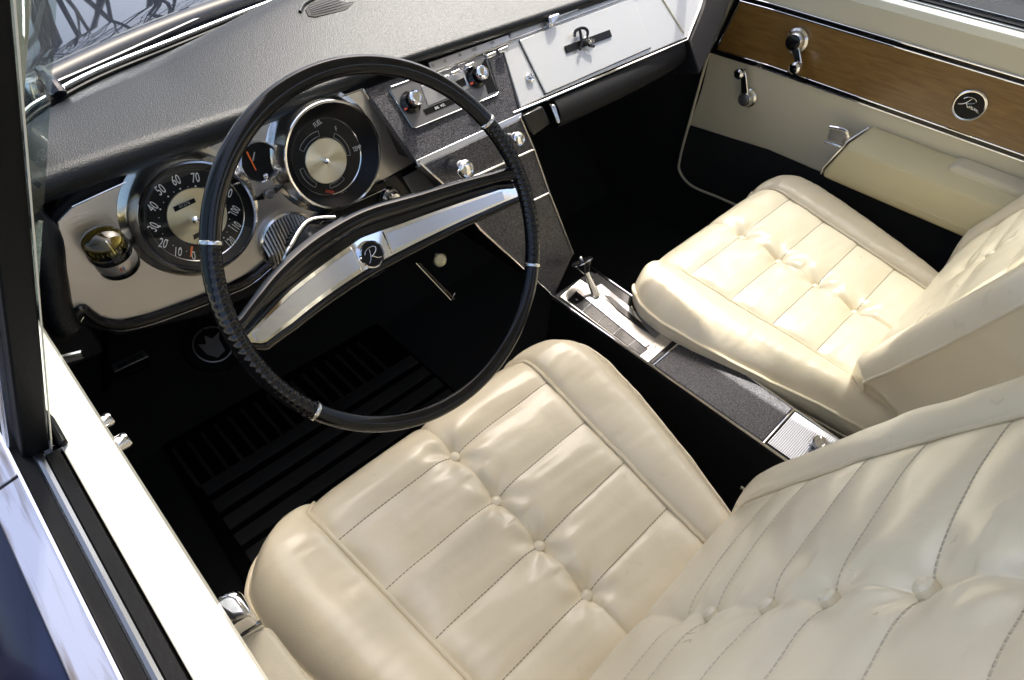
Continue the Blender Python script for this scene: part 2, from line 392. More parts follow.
# wiper on the cowl
wp = thing('windshield_wiper', 'grey metal wiper arm with its chrome pivot resting on the cowl', 'wiper', (.13, .955, .93))
B().lathe([(.0, .022), (.008, .021), (.011, .014), (.012, .0)], hz(38, 97, .938), (0, 0, 1), 20).build('pivot', M['chromesoft'], wp)
B().tube(smoothline([hz(60, 95, .945), hz(52, 84, .953), hz(42, 72, .952)], 4), .0085, 10).build('arm', M['hood'], wp)
B().tube([hz(54, 90, .94), hz(66, 90, .94)], [.006, .003], 8).build('clip', M['chrome'], wp)
B().tube(smoothline([hz(56, 82, .945), hz(120, 54, .945), hz(190, 22, .945), hz(235, 2, .945)], 6), .0022, 6).build('blade', M['trimgrey'], wp)

# ------------------------------------------------------------------ bare trees ahead of the car, mirrored in the hood
def tree(x, y, h, seed, label):
    rnd = random.Random(seed); t = thing('bare_tree', label, 'tree', (x, y, -.12), 'bare winter trees ahead of the car')
    tr = B(); br = B()
    def grow(p, d, L, r, lev, dst):
        pts = [p]; q = p.copy(); dd = d.copy(); n = 5
        for i in range(n):
            dd = (dd + V((rnd.uniform(-1, 1), rnd.uniform(-1, 1), rnd.uniform(-.3, .6))) * (.10 + .05 * lev)).normalized()
            q = q + dd * L / n; pts.append(q.copy())
        dst.tube(pts, [r * (1 - .6 * i / n) for i in range(n + 1)], 6 if lev < 2 else 4, cap=False)
        if lev < 5:
            for k in range((12, 4, 4, 3, 3)[lev]):
                i = rnd.randint(2, n); a = pts[i]
                nd = (dd + V((rnd.uniform(-1, 1), rnd.uniform(-1, 1), rnd.uniform(-.1, .7))) * .95).normalized()
                grow(a, nd, L * rnd.uniform(.45, .72), r * (1 - .6 * i / n) * .66, lev + 1, br)
    grow(V((x, y, -.12)), V((0, 0, 1)), h * .55, h * .013, 0, tr)
    tr.build('trunk', M['bark'], t); br.build('branches', M['bark'], t)
tree(1.9, 9.5, 8.5, 3, 'nearest bare tree with a thick forked trunk ahead of the hood')
tree(3.3, 10.6, 8.5, 11, 'tall bare tree just right of the nearest one ahead of the hood')
tree(5.6, 10.5, 8, 5, 'bare tree farthest right ahead of the car')
tree(-2.2, 1.6, 9, 21, 'bare tree close beside the left front of the car')
tree(-.4, 9.5, 8, 8, 'bare tree farthest left ahead of the car')

# ------------------------------------------------------------------ driver's door (under the camera)
ZB = .913
dd = thing('driver_door', 'open-window driver door with sunlit cream sill and dark navy outside at the left edge', 'car door', (-.05, .2, .3))
y0, y1 = -.55, .80
B().slab([(-.046, y0, ZB), (-.017, y0, ZB), (-.017, y1, ZB), (-.046, y1, ZB)], (0, 0, -.05)).build('sill', M['sill'], dd, bevel=.003)
B().slab([(-.040, y0, ZB - .06), (-.046, y0, ZB - .06), (-.046, y1, ZB - .06), (-.040, y1, ZB - .06)], (0, 0, -.60)).build('inner_panel', M['carpet'], dd, smooth=0)
B().slab([(-.0475, y0, ZB + .003), (-.0555, y0, ZB + .003), (-.0555, .40, ZB + .003), (-.0475, .40, ZB + .003)], (0, 0, -.03)).build('window_slot', M['rubber'], dd)
B().tube([(-.0592, y0, ZB + .001), (-.0592, .42, ZB + .001)], .0038, 10).build('weatherstrip_bead', M['trimgrey'], dd)
B().slab([(-.0630, y0, ZB + .002), (-.0720, y0, ZB + .002), (-.0720, .86, ZB + .002), (-.0630, .86, ZB + .002)], (0, 0, -.03)).build('weatherstrip', M['rubber'], dd)
B().slab([(-.0722, y0, ZB + .005), (-.0740, y0, ZB + .005), (-.0740, .95, ZB + .005), (-.0722, .95, ZB + .005)], (0, 0, -.02)).build('belt_edge', M['chrome'], dd)
B().slab([(-.0742, y0, ZB + .002), (-.0950, y0, ZB - .002), (-.0950, .395, ZB - .002), (-.0742, .395, ZB + .002)], (0, 0, -.01)).build('belt_molding', M['twig_reflection'], dd, bevel=.001)
B().slab([(-.0742, .398, ZB + .002), (-.0950, .398, ZB - .002), (-.0950, .95, ZB - .002), (-.0742, .95, ZB + .002)], (0, 0, -.01)).build('belt_molding', M['twig_reflection'], dd, bevel=.001)
sk = [(-.0955, ZB - .006), (-.110, ZB - .012), (-.150, ZB - .04), (-.185, ZB - .12), (-.20, ZB - .3), (-.17, ZB - .7)]
b = B(); b.strip([V((x, y0, z)) for x, z in sk], [V((x, 1.0, z)) for x, z in sk]); b.build('outer_skin', M['navy'], dd, smooth=60)
# vent window: rear post, lower rail, glass
pb = V((-.056, .418, ZB)); pt = V((.052, .372, 1.215)); dv = (pt - pb)
fw = V((0, 1, 0))
def post(off, wd, dp, mt, nm, extra=0):
    a = pb + off; c = pt + off + V((.018, -.008, .05)) + V((extra, 0, 0))
    B().slab([a, a + fw * wd, c + fw * wd, c], (-dp, 0, dp * .25)).build(nm, mt, dd, bevel=.0015)
post(V((.004, -.012, 0)), .030, .016, M['rubber'], 'vent_post')
post(V((.0055, -.0135, 0)), .0010, .0011, M['vinyl'], 'post_edge')
post(V((-.012, .004, 0)), .012, .006, M['chromesoft'], 'post_trim')
B().slab([pb + V((0, .01, .004)), pb + V((0, .40, .004)), pb + V((.01, .40, .020)), pb + V((.005, .01, .020))], (-.012, 0, 0)).build('vent_rail', M['rubber'], dd, bevel=.002)
B().slab([pb + V((0, .01, .01)), V((-.02, .84, ZB + .02)), V((.09, .66, 1.09)), V((.115, .52, 1.19)), pt + V((0, .01, 0))], (.002, 0, 0)).build('vent_glass', M['tint'], dd, smooth=0)
B().slab([(-.046, .40, ZB + .001), (-.040, .40, ZB + .001), (-.040, .43, ZB + .001), (-.046, .47, ZB + .001)], (0, 0, .006)).build('post_foot', M['rubber'], dd, bevel=.002)
# little chrome things poking out from under the sill
def knob_x(name, u, v, z, r, L, mt=M['chrome']):
    t_ = hz(u, v, z); a = t_ - V((L, .0, .0))
    return B().lathe([(r * .55, 0), (r * .6, L * .45), (r * .8, L * .5), (r, L * .62), (r * 1.02, L * .95), (r * .85, L), (.0, L)], a, V((1, .05, .0)), 24).build(name, mt, dd)
knob_x('mirror_knob', 113, 419, .74, .0085, .06); knob_x('window_knob', 130, 440, .73, .0095, .07)
B().tube([hz(50, 362, .80), hz(83, 354, .80)], .005, 10).build('vent_crank', M['chromesoft'], dd)
B().slab([hz(p[0], p[1], .70) for p in [(205, 605), (221, 592), (235, 587), (241, 592), (253, 612), (236, 622), (214, 640)]], (0, 0, -.03)).build('door_handle', M['chrome'], dd, bevel=.006, segs=4)
B().slab([hz(p[0], p[1], .712) for p in [(212, 604), (228, 594), (235, 597), (246, 612), (232, 617)]], (0, 0, -.012)).build('handle_paddle', M['alu2'], dd, bevel=.003, segs=3)
ar = B().slab([hz(p[0], p[1], .66) for p in [(200, 660), (243, 632), (262, 624), (270, 627), (312, 682), (395, 800), (300, 860)]], (0, 0, -.07)).build('armrest', M['vinyl'], dd, bevel=.006, segs=3)
B().tube([hz(225, 646, .662), hz(262, 623, .662)], .004, 8).build('armrest_trim', M['chrome'], dd)

# ------------------------------------------------------------------ passenger's door
XD = 1.45
pd = thing('passenger_door', 'cream passenger door with walnut strip, cranks and armrest on its shaded inner side', 'car door', (1.47, .2, .3))
def dX(pts, x): return [hx(u, v, x) for u, v in pts]
fr = [(735, -40), (722, -5), (712, 40), (701, 90), (688, 125)]
fp = smoothline([hx(u, v, XD) for u, v in fr], 4)
low = V((XD, -.6, .57)); tp = V((XD, -.6, ZB))
pan = [V((XD, .768, ZB)), *fp[4:], hx(768, 150, XD), hx(845, 183, XD), low, tp]
B().slab(pan, (.03, 0, 0)).build('door_panel', M['vinyl'], pd, bevel=.003)
B().slab([fp[-1] + V((.002, 0, 0)), *[hx(u, v, XD + .002) for u, v in [(680, 155), (678, 166), (686, 180), (720, 197)]], V((XD + .002, .35, .375)), V((XD + .002, -.6, .37)), V((XD + .002, -.6, .57)), hx(845, 183, XD + .002), hx(768, 150, XD + .002)], (.03, 0, 0)).build('kick_carpet', M['carpet'], pd, smooth=0)
ed = smoothline([hx(u, v, XD - .002) for u, v in [(722, -5), (712, 40), (690, 120), (680, 158), (680, 172), (692, 186), (720, 198), (760, 216)]], 6)
B().tube(ed, .0035, 8).build('edge_piping', M['vinyl'], pd)
# walnut strip with chrome + black borders
wt = lambda v0, u: v0
A_ = [hx(u, v, XD - .003) for u, v in [(741, 2), (768, 9.5), (1024, 87)]]
C_ = [hx(u, v, XD - .003) for u, v in [(1024, 154), (768, 64), (717, 49)]]
da = (A_[2] - A_[1]); A_[2] = A_[1] + da * ((-.6 - A_[1].y) / da.y); dc = (C_[0] - C_[1]); C_[0] = C_[1] + dc * ((-.6 - C_[1].y) / dc.y)
wp_ = A_ + C_
WO = B().slab(wp_, (.004, 0, 0)).build('wood_inlay', M['wood'], pd, smooth=0)
def grow(pts, k, x):
    c = V((x, .1, (pts[0].z + pts[3].z) / 2)); out = []
    for i, p in enumerate(pts):
        q = V((x, p.y, p.z + (k if i < 3 else -k)))
        if i in (0, 5): q.y += k * 1.2
        out.append(q)
    return out
B().slab(grow(wp_, .0125, XD - .0022), (.004, 0, 0)).build('inlay_border', M['black'], pd, bevel=.001)
for k, r_ in ((.0022, .0013), (.0125, .0014)):
    B().tube(grow(wp_, k, XD - .0035), r_, 6, closed=True).build('inlay_trim', M['chrome'], pd)
# belt: sunlit bevel, chrome, rubber channel
ya, yb = .775, -.6
def rail(nm, xs, zs, mt, **k):
    b = B(); b.slab([(x, ya, z) for x, z in zip(xs, zs)], (0, yb - ya, 0)); return b.build(nm, mt, pd, **k)
rail('belt_top', (XD - .0015, XD + .022, XD + .022, XD - .0015), (ZB + .004, ZB + .007, ZB - .012, ZB - .012), M['sill'], bevel=.002)
rail('belt_chrome', (XD + .0225, XD + .032, XD + .032, XD + .0225), (ZB + .009, ZB + .010, ZB - .03, ZB - .03), M['trimgrey'], bevel=.001)
rail('window_slot', (XD + .0325, XD + .052, XD + .052, XD + .0325), (ZB + .012, ZB + .012, ZB - .03, ZB - .03), M['rubber'])
rail('outer_trim', (XD + .0525, XD + .056, XD + .056, XD + .0525), (ZB + .016, ZB + .016, ZB - .03, ZB - .03), M['chrome'])
rail('outer_seal', (XD + .0565, XD + .070, XD + .070, XD + .0565), (ZB + .012, ZB + .008, ZB - .03, ZB - .03), M['rubber'])
rail('outer_molding', (XD + .0705, XD + .078, XD + .083, XD + .0705), (ZB + .010, ZB + .004, ZB - .03, ZB - .03), M['chrome'])
sk2 = [(XD + .096, ZB - .02), (XD + .12, ZB - .12), (XD + .13, ZB - .35), (XD + .10, .25)]
B().strip([V((x, .80, z)) for x, z in sk2], [V((x, -.6, z)) for x, z in sk2]).build('outer_skin', M['navy'], pd, smooth=60)
B().slab([(XD + .040, .74, ZB), (XD + .040, -.45, ZB), (1.235, -.40, 1.325), (1.235, .66, 1.325)], (.003, 0, 0)).build('sun_dimming_pane', M['sundim'], pd, smooth=0)  # raised pane added to dim the sun on the passenger seat
# cranks
LX = V((-1, 0, 0))
def crank(name, hub, knob, rh, rk, hubcol):
    h = hx(*hub, XD - .004); k = hx(*knob, XD - .030)
    c = B().lathe([(rh, 0), (rh * .98, .008), (rh * .80, .012), (rh * .72, .020), (rh * .62, .024), (0, .025)], h, LX, 28).build(name, M['chromesoft'], pd)
    B().lathe([(rh * .55, .0252), (rh * .45, .0265), (0, .027)], h, LX, 20).build('hub_cap', hubcol, c)
    a = h + V((-.020, 0, 0)); dr = (k - a).normalized(); sd = dr.cross(LX).normalized()
    B().slab([a + sd * .0105, a - sd * .0105, k - sd * .0065, k + sd * .0065], LX * -.006).build('crank_arm', M['chromesoft'], c, bevel=.002)
    B().lathe([(rk * .6, -.004), (rk * .65, .006), (rk, .012), (rk * 1.05, .022), (rk * .7, .026), (0, .027)], k, LX, 22).build('crank_knob', M['chrome'], c)
crank('window_crank', (798, 40), (799, 66), .0265, .0120, M['black'])
crank('vent_crank', (749, 97), (743, 72), .0235, .0110, M['gun'])
# round badge
eb = B().lathe([(.0290, .0), (.0290, .004), (.0270, .0055), (.0250, .005), (.0245, .003)], hx(970, 105, XD - .004), LX, 48).build('round_badge', M['chromesoft'], pd)
B().lathe([(.0247, .0030), (0, .0032)], hx(970, 105, XD - .004), LX, 40).build('badge_disc', M['dial'], eb)
script('badge_script', S_RIV, hx(970, 105, XD - .008) + V((0, .0015, .001)), (0, -1, 0), (0, 0, 1), .030, M['chromesoft'], eb, .0007)
# armrest: a wedge standing off the door
def arm_sec(y):
    return [V((XD - .001, y, .690)), V((XD - .016, y, .688)), V((XD - .052, y, .660)), V((XD - .060, y, .652)), V((XD - .066, y, .592)), V((XD - .060, y, .574)), V((XD - .045, y, .566)), V((XD - .001, y, .566))]
s0 = arm_sec(.345); s0 = [V((p.x + .004, p.y + (.04 if p.z < .6 else .02 if p.z < .67 else 0), p.z)) for p in s0]
s1 = arm_sec(.335); s1 = [V((p.x, p.y + (.04 if p.z < .6 else .02 if p.z < .67 else 0), p.z)) for p in s1]; s2 = arm_sec(-.5)
b = B(); n_ = 8; b.add(s0 + s1 + s2, [list(range(8))[::-1], list(range(16, 24))] + [[r_ * 8 + i, r_ * 8 + (i + 1) % 8, (r_ + 1) * 8 + (i + 1) % 8, (r_ + 1) * 8 + i] for r_ in range(2) for i in range(8)])
ARM = b.build('armrest', M['armvinyl'], pd, bevel=.004, segs=3)
B().tube(smoothline([s0[4] + V((-.002, -.006, .001)), (s0[4] + s2[4]) / 2 + V((-.002, 0, .001)), s2[4] + V((-.002, 0, .001))], 3), .0018, 6).build('armrest_piping', M['armvinyl'], ARM)
B().slab([hx(958, 164, XD - .001), hx(954, 158, XD - .001), hx(964, 156, XD - .001), V((XD - .001, -.3, .695)), V((XD - .001, -.3, .662))], (-.034, 0, -.01)).build('pull_recess', M['vinyl'], ARM, bevel=.006, segs=3)
cap = B(); cap.slab([p + V((-.001, .003, .001)) for p in s0[1:6]], (0, .003, 0)); cap.build('armrest_end', M['chromesoft'], ARM)
# chrome paddle handle at the front of the armrest
hd = smoothline([hx(857, 150, XD - .015), hx(849, 143, XD - .035), hx(846, 131, XD - .045), hx(830, 127, XD - .045)], 4)
HD = B().tube(hd, .0042, 10).build('door_handle', M['chrome'], pd)
B().slab([hx(u, v, XD - .046) for u, v in [(830, 128), (849, 132), (842, 144), (827, 139)]], (.003, 0, 0)).build('handle_paddle', M['gun'], HD, bevel=.002)
B().tube([hx(u, v, XD - .046) for u, v in [(825, 141), (842, 147)]], .0035, 8).build('paddle_lip', M['chrome'], HD)

# ------------------------------------------------------------------ dashboard
da_ = thing('dashboard', 'black padded dashboard with brushed metal instrument panel and glovebox', 'dashboard', (.7, .8, .7))
# top pad
xs = [.015 + i * (1.375 / 60) for i in range(61)]
def base_y(x):
    for i in range(len(bl) - 1):
        if bl[i].x <= x <= bl[i + 1].x: return bl[i].y + (bl[i + 1].y - bl[i].y) * (x - bl[i].x) / (bl[i + 1].x - bl[i].x)
    return .80
def lip_y(x): return .757 + .010 * min(1, max(0, (x - .3) / .2)) + (.012 * ((x - .7) / .7) ** 2 if x > .7 else 0) - .004 * math.exp(-((x - .0) / .06) ** 2)
pv = []; pf = []
prof = 26
for x in xs:
    by = max(base_y(x), .80) - .004; ly = lip_y(x)
    rr = .018 - .008 * min(1, max(0, (x - .2) / .3)); col = []
    for k in range(14):
        t = k / 13; y = by + (ly + rr - .002 - by) * t
        A = (.012 if by > .85 else .005) + .047 * max(0, min(1, (x - .25) / .35)) * max(0, min(1, (1.30 - x) / .15)); z = .934 + A * (math.sin(PI * .5 * t / .30) if t < .30 else 1 - ((t - .30) / .70) ** 1.25)
        col.append(V((x, y, z)))
    rr = .018 - .008 * min(1, max(0, (x - .2) / .3)); cz = .934 - rr; cy = ly + rr - .002
    for k in range(1, 9):
        q = PI / 2 + k / 8 * PI * .95; col.append(V((x, cy + rr * math.cos(q), cz + rr * math.sin(q))))
    for k in range(4): col.append(V((x, cy + .004 + k * .02, cz - rr - .0005 + k * .001)))
    pv += col
for i in range(60):
    for k in range(prof - 1): a = i * prof + k; pf.append([a, a + 1, a + prof + 1, a + prof])
PAD = mk('pad', pv, pf, M['pad'], da_, smooth=60)
# padded roll wrapping the left end, and the black backing frame under the panel
lend = smoothline([V((.02, .80, .925)), V((.024, .772, .905)), h1(44, 235, .004), h1(50, 270, .004), h1(58, 312, .004), h1(68, 330, .004)], 5)
B().tube(lend, .016, 14).build('end_roll', M['pad'], PAD)
mvx = [V((.02, .74, .70)), V((.02, .80, .70)), V((.02, .90, .92)), V((.02, .78, .92))]
B().slab(mvx, (-.05, 0, 0)).build('end_cap', M['padlow'], PAD, bevel=.005)
# defroster grille near the glass
def pad_z(x, y):
    by = max(base_y(x), .80) - .004; rr = .018 - .008 * min(1, max(0, (x - .2) / .3)); ly = lip_y(x) + rr - .002
    t = max(0, min(1, (by - y) / (by - ly))); A = (.012 if by > .85 else .005) + .047 * max(0, min(1, (x - .25) / .35)) * max(0, min(1, (1.30 - x) / .15))
    return .934 + A * (math.sin(PI * .5 * t / .30) if t < .30 else 1 - ((t - .30) / .70) ** 1.25)
def onpad(u, v, o=0):
    z = .96
    for _ in range(12): p = hz(u, v, z); z = pad_z(p.x, p.y) + o
    return hz(u, v, z)
VG = B().slab([onpad(u, v, .0012) for u, v in [(305, 10), (309, 4), (330, -4), (372, -12), (374, -3), (345, 10), (315, 17), (308, 16)]], (0, 0, -.012)).build('vent_grille', M['rubber'], da_, bevel=.001)
for k in range(5):
    t = (k + .5) / 5
    B().tube(smoothline([onpad(309 + 3 * t, 6.5 + 9 * t, .0014), onpad(340, -5 + 14 * t, .0014), onpad(371, -12 + 9 * t, .0014)], 3), .0007, 6).build('grille_bar', M['trimgrey'], VG)
B().tube(smoothline([onpad(u, v, .001) for u, v in [(300, 12), (306, 3), (330, -7), (372, -15)]], 4), .0028, 8).build('grille_lip', M['pad'], VG)

top1 = [(57, 222), (72, 207), (100, 194), (140, 176), (200, 150), (260, 126), (310, 108), (362, 89)]
low1 = [(419, 160), (383, 180), (320, 212), (255, 270), (225, 286), (190, 300), (150, 314), (120, 321), (100, 318), (88, 311), (80, 305), (76, 308), (71, 316)]
pl1 = [h1(u, v) for u, v in top1 + low1]
IP = B().slab(pl1, -N1 * .006).build('instrument_panel', M['alu'], da_, bevel=.0012)
B().slab([h1(u, v, -.0075) for u, v in [(50, 215), (80, 185), (362, 75), (430, 160), (400, 200), (255, 296), (200, 318), (120, 336), (80, 326), (66, 330)]], -N1 * .02).build('panel_frame', M['padlow'], da_, bevel=.004)
lowline = [h1(u, v, .003) for u, v in low1[1:]]
B().tube(smoothline([p + V((0, -.002, -.006)) for p in lowline], 4), .0065, 10).build('lower_roll', M['black'], IP)
B().tube(smoothline([p + V((0, -.004, -.0135)) for p in lowline], 4), .0012, 6).build('roll_trim', M['chrome'], IP)
B().tube(smoothline([h1(u, v, .001) for u, v in top1[1:]], 3), .0011, 6).build('top_trim', M['chromesoft'], IP)
B().tube([h1(362, 89, .002), h1(419, 160, .002)], .0026, 8).build('side_trim', M['chromesoft'], IP)

def pod(name, c, R, rb, hgt, off):
    """protruding gauge housing; c on the plane raised by off"""
    prof = [(rb * 1.10, -hgt), (rb * 1.03, -hgt + .002), (rb * .98, -hgt * .8), (rb * .93, -hgt * .45), (rb * .90, -.004), (rb * .89, .0)]
    P = B().lathe(prof, c, N1, 64).build(name, M['podchrome'], da_)
    return P
c1 = h1(200, 217.5, .026); R1 = .0695
SP = pod('speedometer', c1, R1, R1 * 1.10, .025, 0)
B().lathe([(R1 * .985, -.002), (R1 * 1.01, .0005), (R1 * 1.0, .0025), (R1 * .965, .002), (R1 * .955, -.001)], c1, N1, 64).build('bezel', M['chrome'], SP)
B().lathe([(R1 * .958, .001), (R1 * .85, -.008)], c1, N1, 64).build('bezel_cone', M['dial'], SP)
cd1 = c1 + N1 * -.008 + RX * -.0
B().lathe([(R1 * .855, .0), (R1 * .84, .0012), (R1 * .825, .0)], cd1, N1, 64).build('dial_ring', M['chromesoft'], SP)
B().lathe([(R1 * .86, 0), (0, .0002)], cd1, N1, 64).build('dial', M['dial'], SP)
M['gold1'] = radial('spun_pale_gold', (.70, .64, .44), cd1, .30)
B().lathe([(R1 * .52, .0004), (R1 * .51, .0018), (0, .0020)], cd1, N1, 64).build('dial_disc', M['gold1'], SP)
def onp(px, base, o):   # picture point on the dial's plane, as offset coordinates
    return hit(px[0], px[1], base + N1 * o, N1)
nums = [('0', (193.5, 256)), ('10', (177.8, 252)), ('20', (162.9, 243.5)), ('30', (153.8, 227)), ('40', (153, 207)), ('50', (160.6, 190)), ('60', (176, 180.5)), ('70', (195.4, 178)), ('80', (214, 182)), ('90', (228, 193)), ('100', (235, 211)), ('110', (236, 227)), ('120', (230.5, 242))]
cc_ = onp((195, 219.5), cd1, 0)
it = []
for s_, px in nums:
    p = onp(px, cd1, .0012); r_ = p - cc_; 
    an = math.atan2(r_.dot(RX), r_.dot(U1)); q = max(-1.2, min(1.2, an if abs(an) < PI / 2 else an - math.copysign(PI, an))) * .55
    rr_ = RX * math.cos(q) - U1 * math.sin(q); uu_ = U1 * math.cos(q) + RX * math.sin(q)
    it.append((s_, p, rr_, uu_, .0168, .60 if len(s_) < 3 else .48))
text('numerals', it, M['white'], SP)
tb = B()
for k in range(13):
    s_, px = nums[k]; p = onp(px, cd1, .0010); d_ = (p - cc_); q = cc_ + d_.normalized() * R1 * .60 + N1 * .001
    tb.lathe([(.0011 if k >= 0 else .0007, 0), (0, .0004)], q, N1, 8)
    if k < 12:
        p2 = onp(nums[k + 1][1], cd1, .0010); d2 = (d_.normalized() + (p2 - cc_).normalized()); q = cc_ + d2.normalized() * R1 * .60 + N1 * .001
        tb.lathe([(.0006, 0), (0, .0003)], q, N1, 6)
tb.build('tick_marks', M['white'], SP)
B().lathe([(.0048, .001), (.0048, .004), (.003, .006), (0, .0068)], cc_, N1, 20).build('needle_hub', M['chrome'], SP)
nd = onp((190.5, 257), cd1, .003); nb = cc_ + N1 * .003; dn = (nd - nb).normalized(); sd = dn.cross(N1)
B().slab([nb + dn * .034 + sd * .0012, nb + dn * .034 - sd * .0012, nd - sd * .0006, nd + sd * .0006], N1 * .0006).build('needle', M['orange'], SP)
def plate(name, pxs, base, o, mt, par):
    return B().slab([onp(p, base, o) for p in pxs], N1 * .0008).build(name, mt, par, bevel=.0003)
od = plate('odometer', [(173, 207), (194, 198), (196, 202), (175, 212)], cd1, .0022, M['dial'], SP)
text('odometer_digits', [('01276', onp((184.5, 204.6), cd1, .0036), (onp((195, 200), cd1, 0) - onp((174, 209.5), cd1, 0)), U1, .0058, .95)], M['grey'], od)
plate('trip_window', [(193, 235), (201, 231), (202, 235), (194, 240)], cd1, .0022, M['dial'], SP)

B().lathe([(R1 * .95, .0), (0, .0004)], c1, N1, 48).build('lens', M['lens'], SP)
# combined fuel / temperature / charge gauge
c2 = h1(335, 156.0, .030); R2 = .0735
CG = pod('cluster_gauge', c2, R2, R2 * 1.06, .030, 0)
B().lathe([(R2 * .985, -.002), (R2 * 1.01, .0005), (R2 * 1.0, .0025), (R2 * .965, .002), (R2 * .955, -.001)], c2, N1, 64).build('bezel', M['chrome'], CG)
cd2 = c2 + N1 * -.0125 - RX * .0055 - U1 * .002
b = B(); cir = lambda c_, r_, n=64: [c_ + (RX * math.cos(2 * PI * k / n) + U1 * math.sin(2 * PI * k / n)) * r_ for k in range(n + 1)]
b.strip(cir(c2 + N1 * .001, R2 * .958), cir(cd2, R2 * .735)).build('bezel_cone', M['dial'], CG)
B().lathe([(R2 * .735, 0), (R2 * .725, .0012), (R2 * .71, 0)], cd2, N1, 64).build('dial_ring', M['chromesoft'], CG)
B().lathe([(R2 * .745, -.0002), (0, 0)], cd2, N1, 64).build('dial', M['dialgrey'], CG)
cc2 = onp((326.5, 161), cd2, .004) - N1 * .004; M['gold2'] = radial('spun_champagne', (.74, .70, .55), cc2, .28)
B().lathe([(.0315, .0), (.0315, .004), (.0305, .0048), (0, .0050)], cc2, N1, 64).build('dial_disc', M['gold2'], CG)
B().lathe([(.0036, .004), (.0036, .008), (.002, .010), (0, .0105)], cc2, N1, 20).build('centre_screw', M['chrome'], CG)
def arcbox(a0, a1, r0, r1, mt, nm):
    q = [cc2 + (RX * math.sin(a) + U1 * math.cos(a)) * r_ + N1 * .001 for r_, rng in ((r0, 1), (r1, -1)) for a in [math.radians(a0 + (a1 - a0) * i / 8) for i in range(9)][::rng]]
    B().tube(q, .00045, 5, closed=True).build(nm, mt, CG)
arcbox(-50, 4, .0340, .0410, M['grey'], 'fuel_scale'); arcbox(40, 98, .0340, .0400, M['grey'], 'temperature_scale')
arcbox(150, 188, .0340, .0395, M['grey'], 'charge_scale'); arcbox(222, 272, .0340, .0400, M['grey'], 'oil_scale')
def px2(u, v): return onp((u, v), cd2, .0012)
for q_ in [('FUEL', px2(317.5, 123.5), RX * .96 + U1 * .28, U1 * .96 - RX * .28, .0095, .62), ('F', px2(336, 129), RX * .97 - U1 * .2, U1, .0095, .62),
     ('TEMP', px2(357, 148.5), RX, U1, .0095, .62), ('AMP', px2(344.5, 194), RX, U1, .0095, .62)]: text('gauge_word', [q_], M['white'], CG)
B().slab([px2(*p) for p in [(326, 189.5), (334, 191), (333.5, 194), (325, 192)]], N1 * .0006).build('charge_mark', M['red'], CG)

# clock
c3 = h1(260.5, 162, .006); R3 = .0245
CK = B().lathe([(R3 * 1.12, -.006), (R3 * 1.12, 0), (R3 * 1.06, .003), (R3, .001), (R3 * .95, -.004)], c3, N1, 48).build('clock', M['chrome'], da_)
B().lathe([(R3 * .97, -.004), (0, -.0038)], c3, N1, 40).build('clock_dial', M['dial'], CK)
cc3 = hit(252, 161, c3, N1)
B().slab([hit(u, v, c3 + N1 * .001, N1) for u, v in [(246, 152), (247.5, 151.5), (256.5, 170), (255.5, 170.5)]], N1 * .0006).build('clock_hand', M['orange'], CK)
B().slab([hit(u, v, c3 + N1 * .002, N1) for u, v in [(252, 161), (253.5, 160.5), (255, 152), (254, 152)]], N1 * .0006).build('clock_hand', M['grey'], CK)
B().lathe([(.0034, -.003), (.0034, .003), (.002, .005), (0, .0055)], hit(265, 175.5, c3, N1), N1, 16).build('clock_setter', M['chrome'], CK)

# turn-signal telltale between the gauges
TT = B().lathe([(.0062, 0), (.0062, .003), (.0045, .004), (.004, .002), (0, .002)], h1(269, 194, .004), N1, 24).build('telltale', M['gun'], da_)
for pts in ([(253, 201), (263, 193.5), (264.5, 199.5)], [(275, 188), (286, 184.5), (276, 193.5)]):
    B().slab([h1(u, v, .004) for u, v in pts], -N1 * .004).build('telltale_arrow', M['black'], TT)
# small knob at the far right of the cluster, in a black recess
rc = B().slab([h1(u, v, -.004) for u, v in [(383, 181), (420, 162), (447, 190), (418, 214), (375, 216)]], -N1 * .004).build('recess_panel', M['black'], da_, bevel=.001)
B().tube([h1(u, v, .0) for u, v in [(383, 181), (420, 161)]], .0013, 6).build('recess_trim', M['chromesoft'], rc)
B().slab([h1(u, v, -.003) for u, v in [(402, 177), (419, 168), (440, 190), (418, 203)]], N1 * .003).build('toggle_plate', M['gun'], rc, bevel=.001)
LK = B().lathe([(.0165, 0), (.0165, .004), (.014, .007), (.0125, .005), (.011, .012), (.009, .015), (0, .016)], h1(390.5, 197.5, -.003), N1, 32).build('lighter_knob', M['chromesoft'], da_)
script('lighter_mark', [[(-.3, -.4), (-.3, .2), (0, .4), (.3, .2), (.3, -.4)], [(0, -.4), (0, .2)]], h1(389, 196.5, .013), RX, U1, .014, M['gun'], LK, .0007)

# steering column with its ribbed shroud
cw = V((.307, .475, .866)); NW = V((0, -.8757, .4829)); UW = V((0, .4829, .8757))
colm = B().lathe([(.036, .290), (.035, .275), (.034, .20), (.033, .12), (.032, .082)], cw, -NW, 40).build('steering_column', M['black'], da_)
cs = h1(291, 243, .004)
SH = B().lathe([(.046, -.003), (.046, .004), (.0435, .006), (.042, .003)], cs, N1, 48).build('column_shroud_ring', M['chromesoft'], da_)
rb = B()
for k in range(17):
    h_ = (k - 8) * .0048; L_ = math.sqrt(max(0, .0425 ** 2 - h_ ** 2))
    rb.tube([cs + RX * h_ - U1 * L_ + N1 * -.001, cs + RX * h_ + N1 * .010, cs + RX * h_ + U1 * L_ + N1 * -.001], .0021, 6)
rb.build('shroud_ribs', M['alu'], SH)
B().lathe([(.043, -.002), (0, -.002)], cs, N1, 32).build('shroud_back', M['black'], SH)
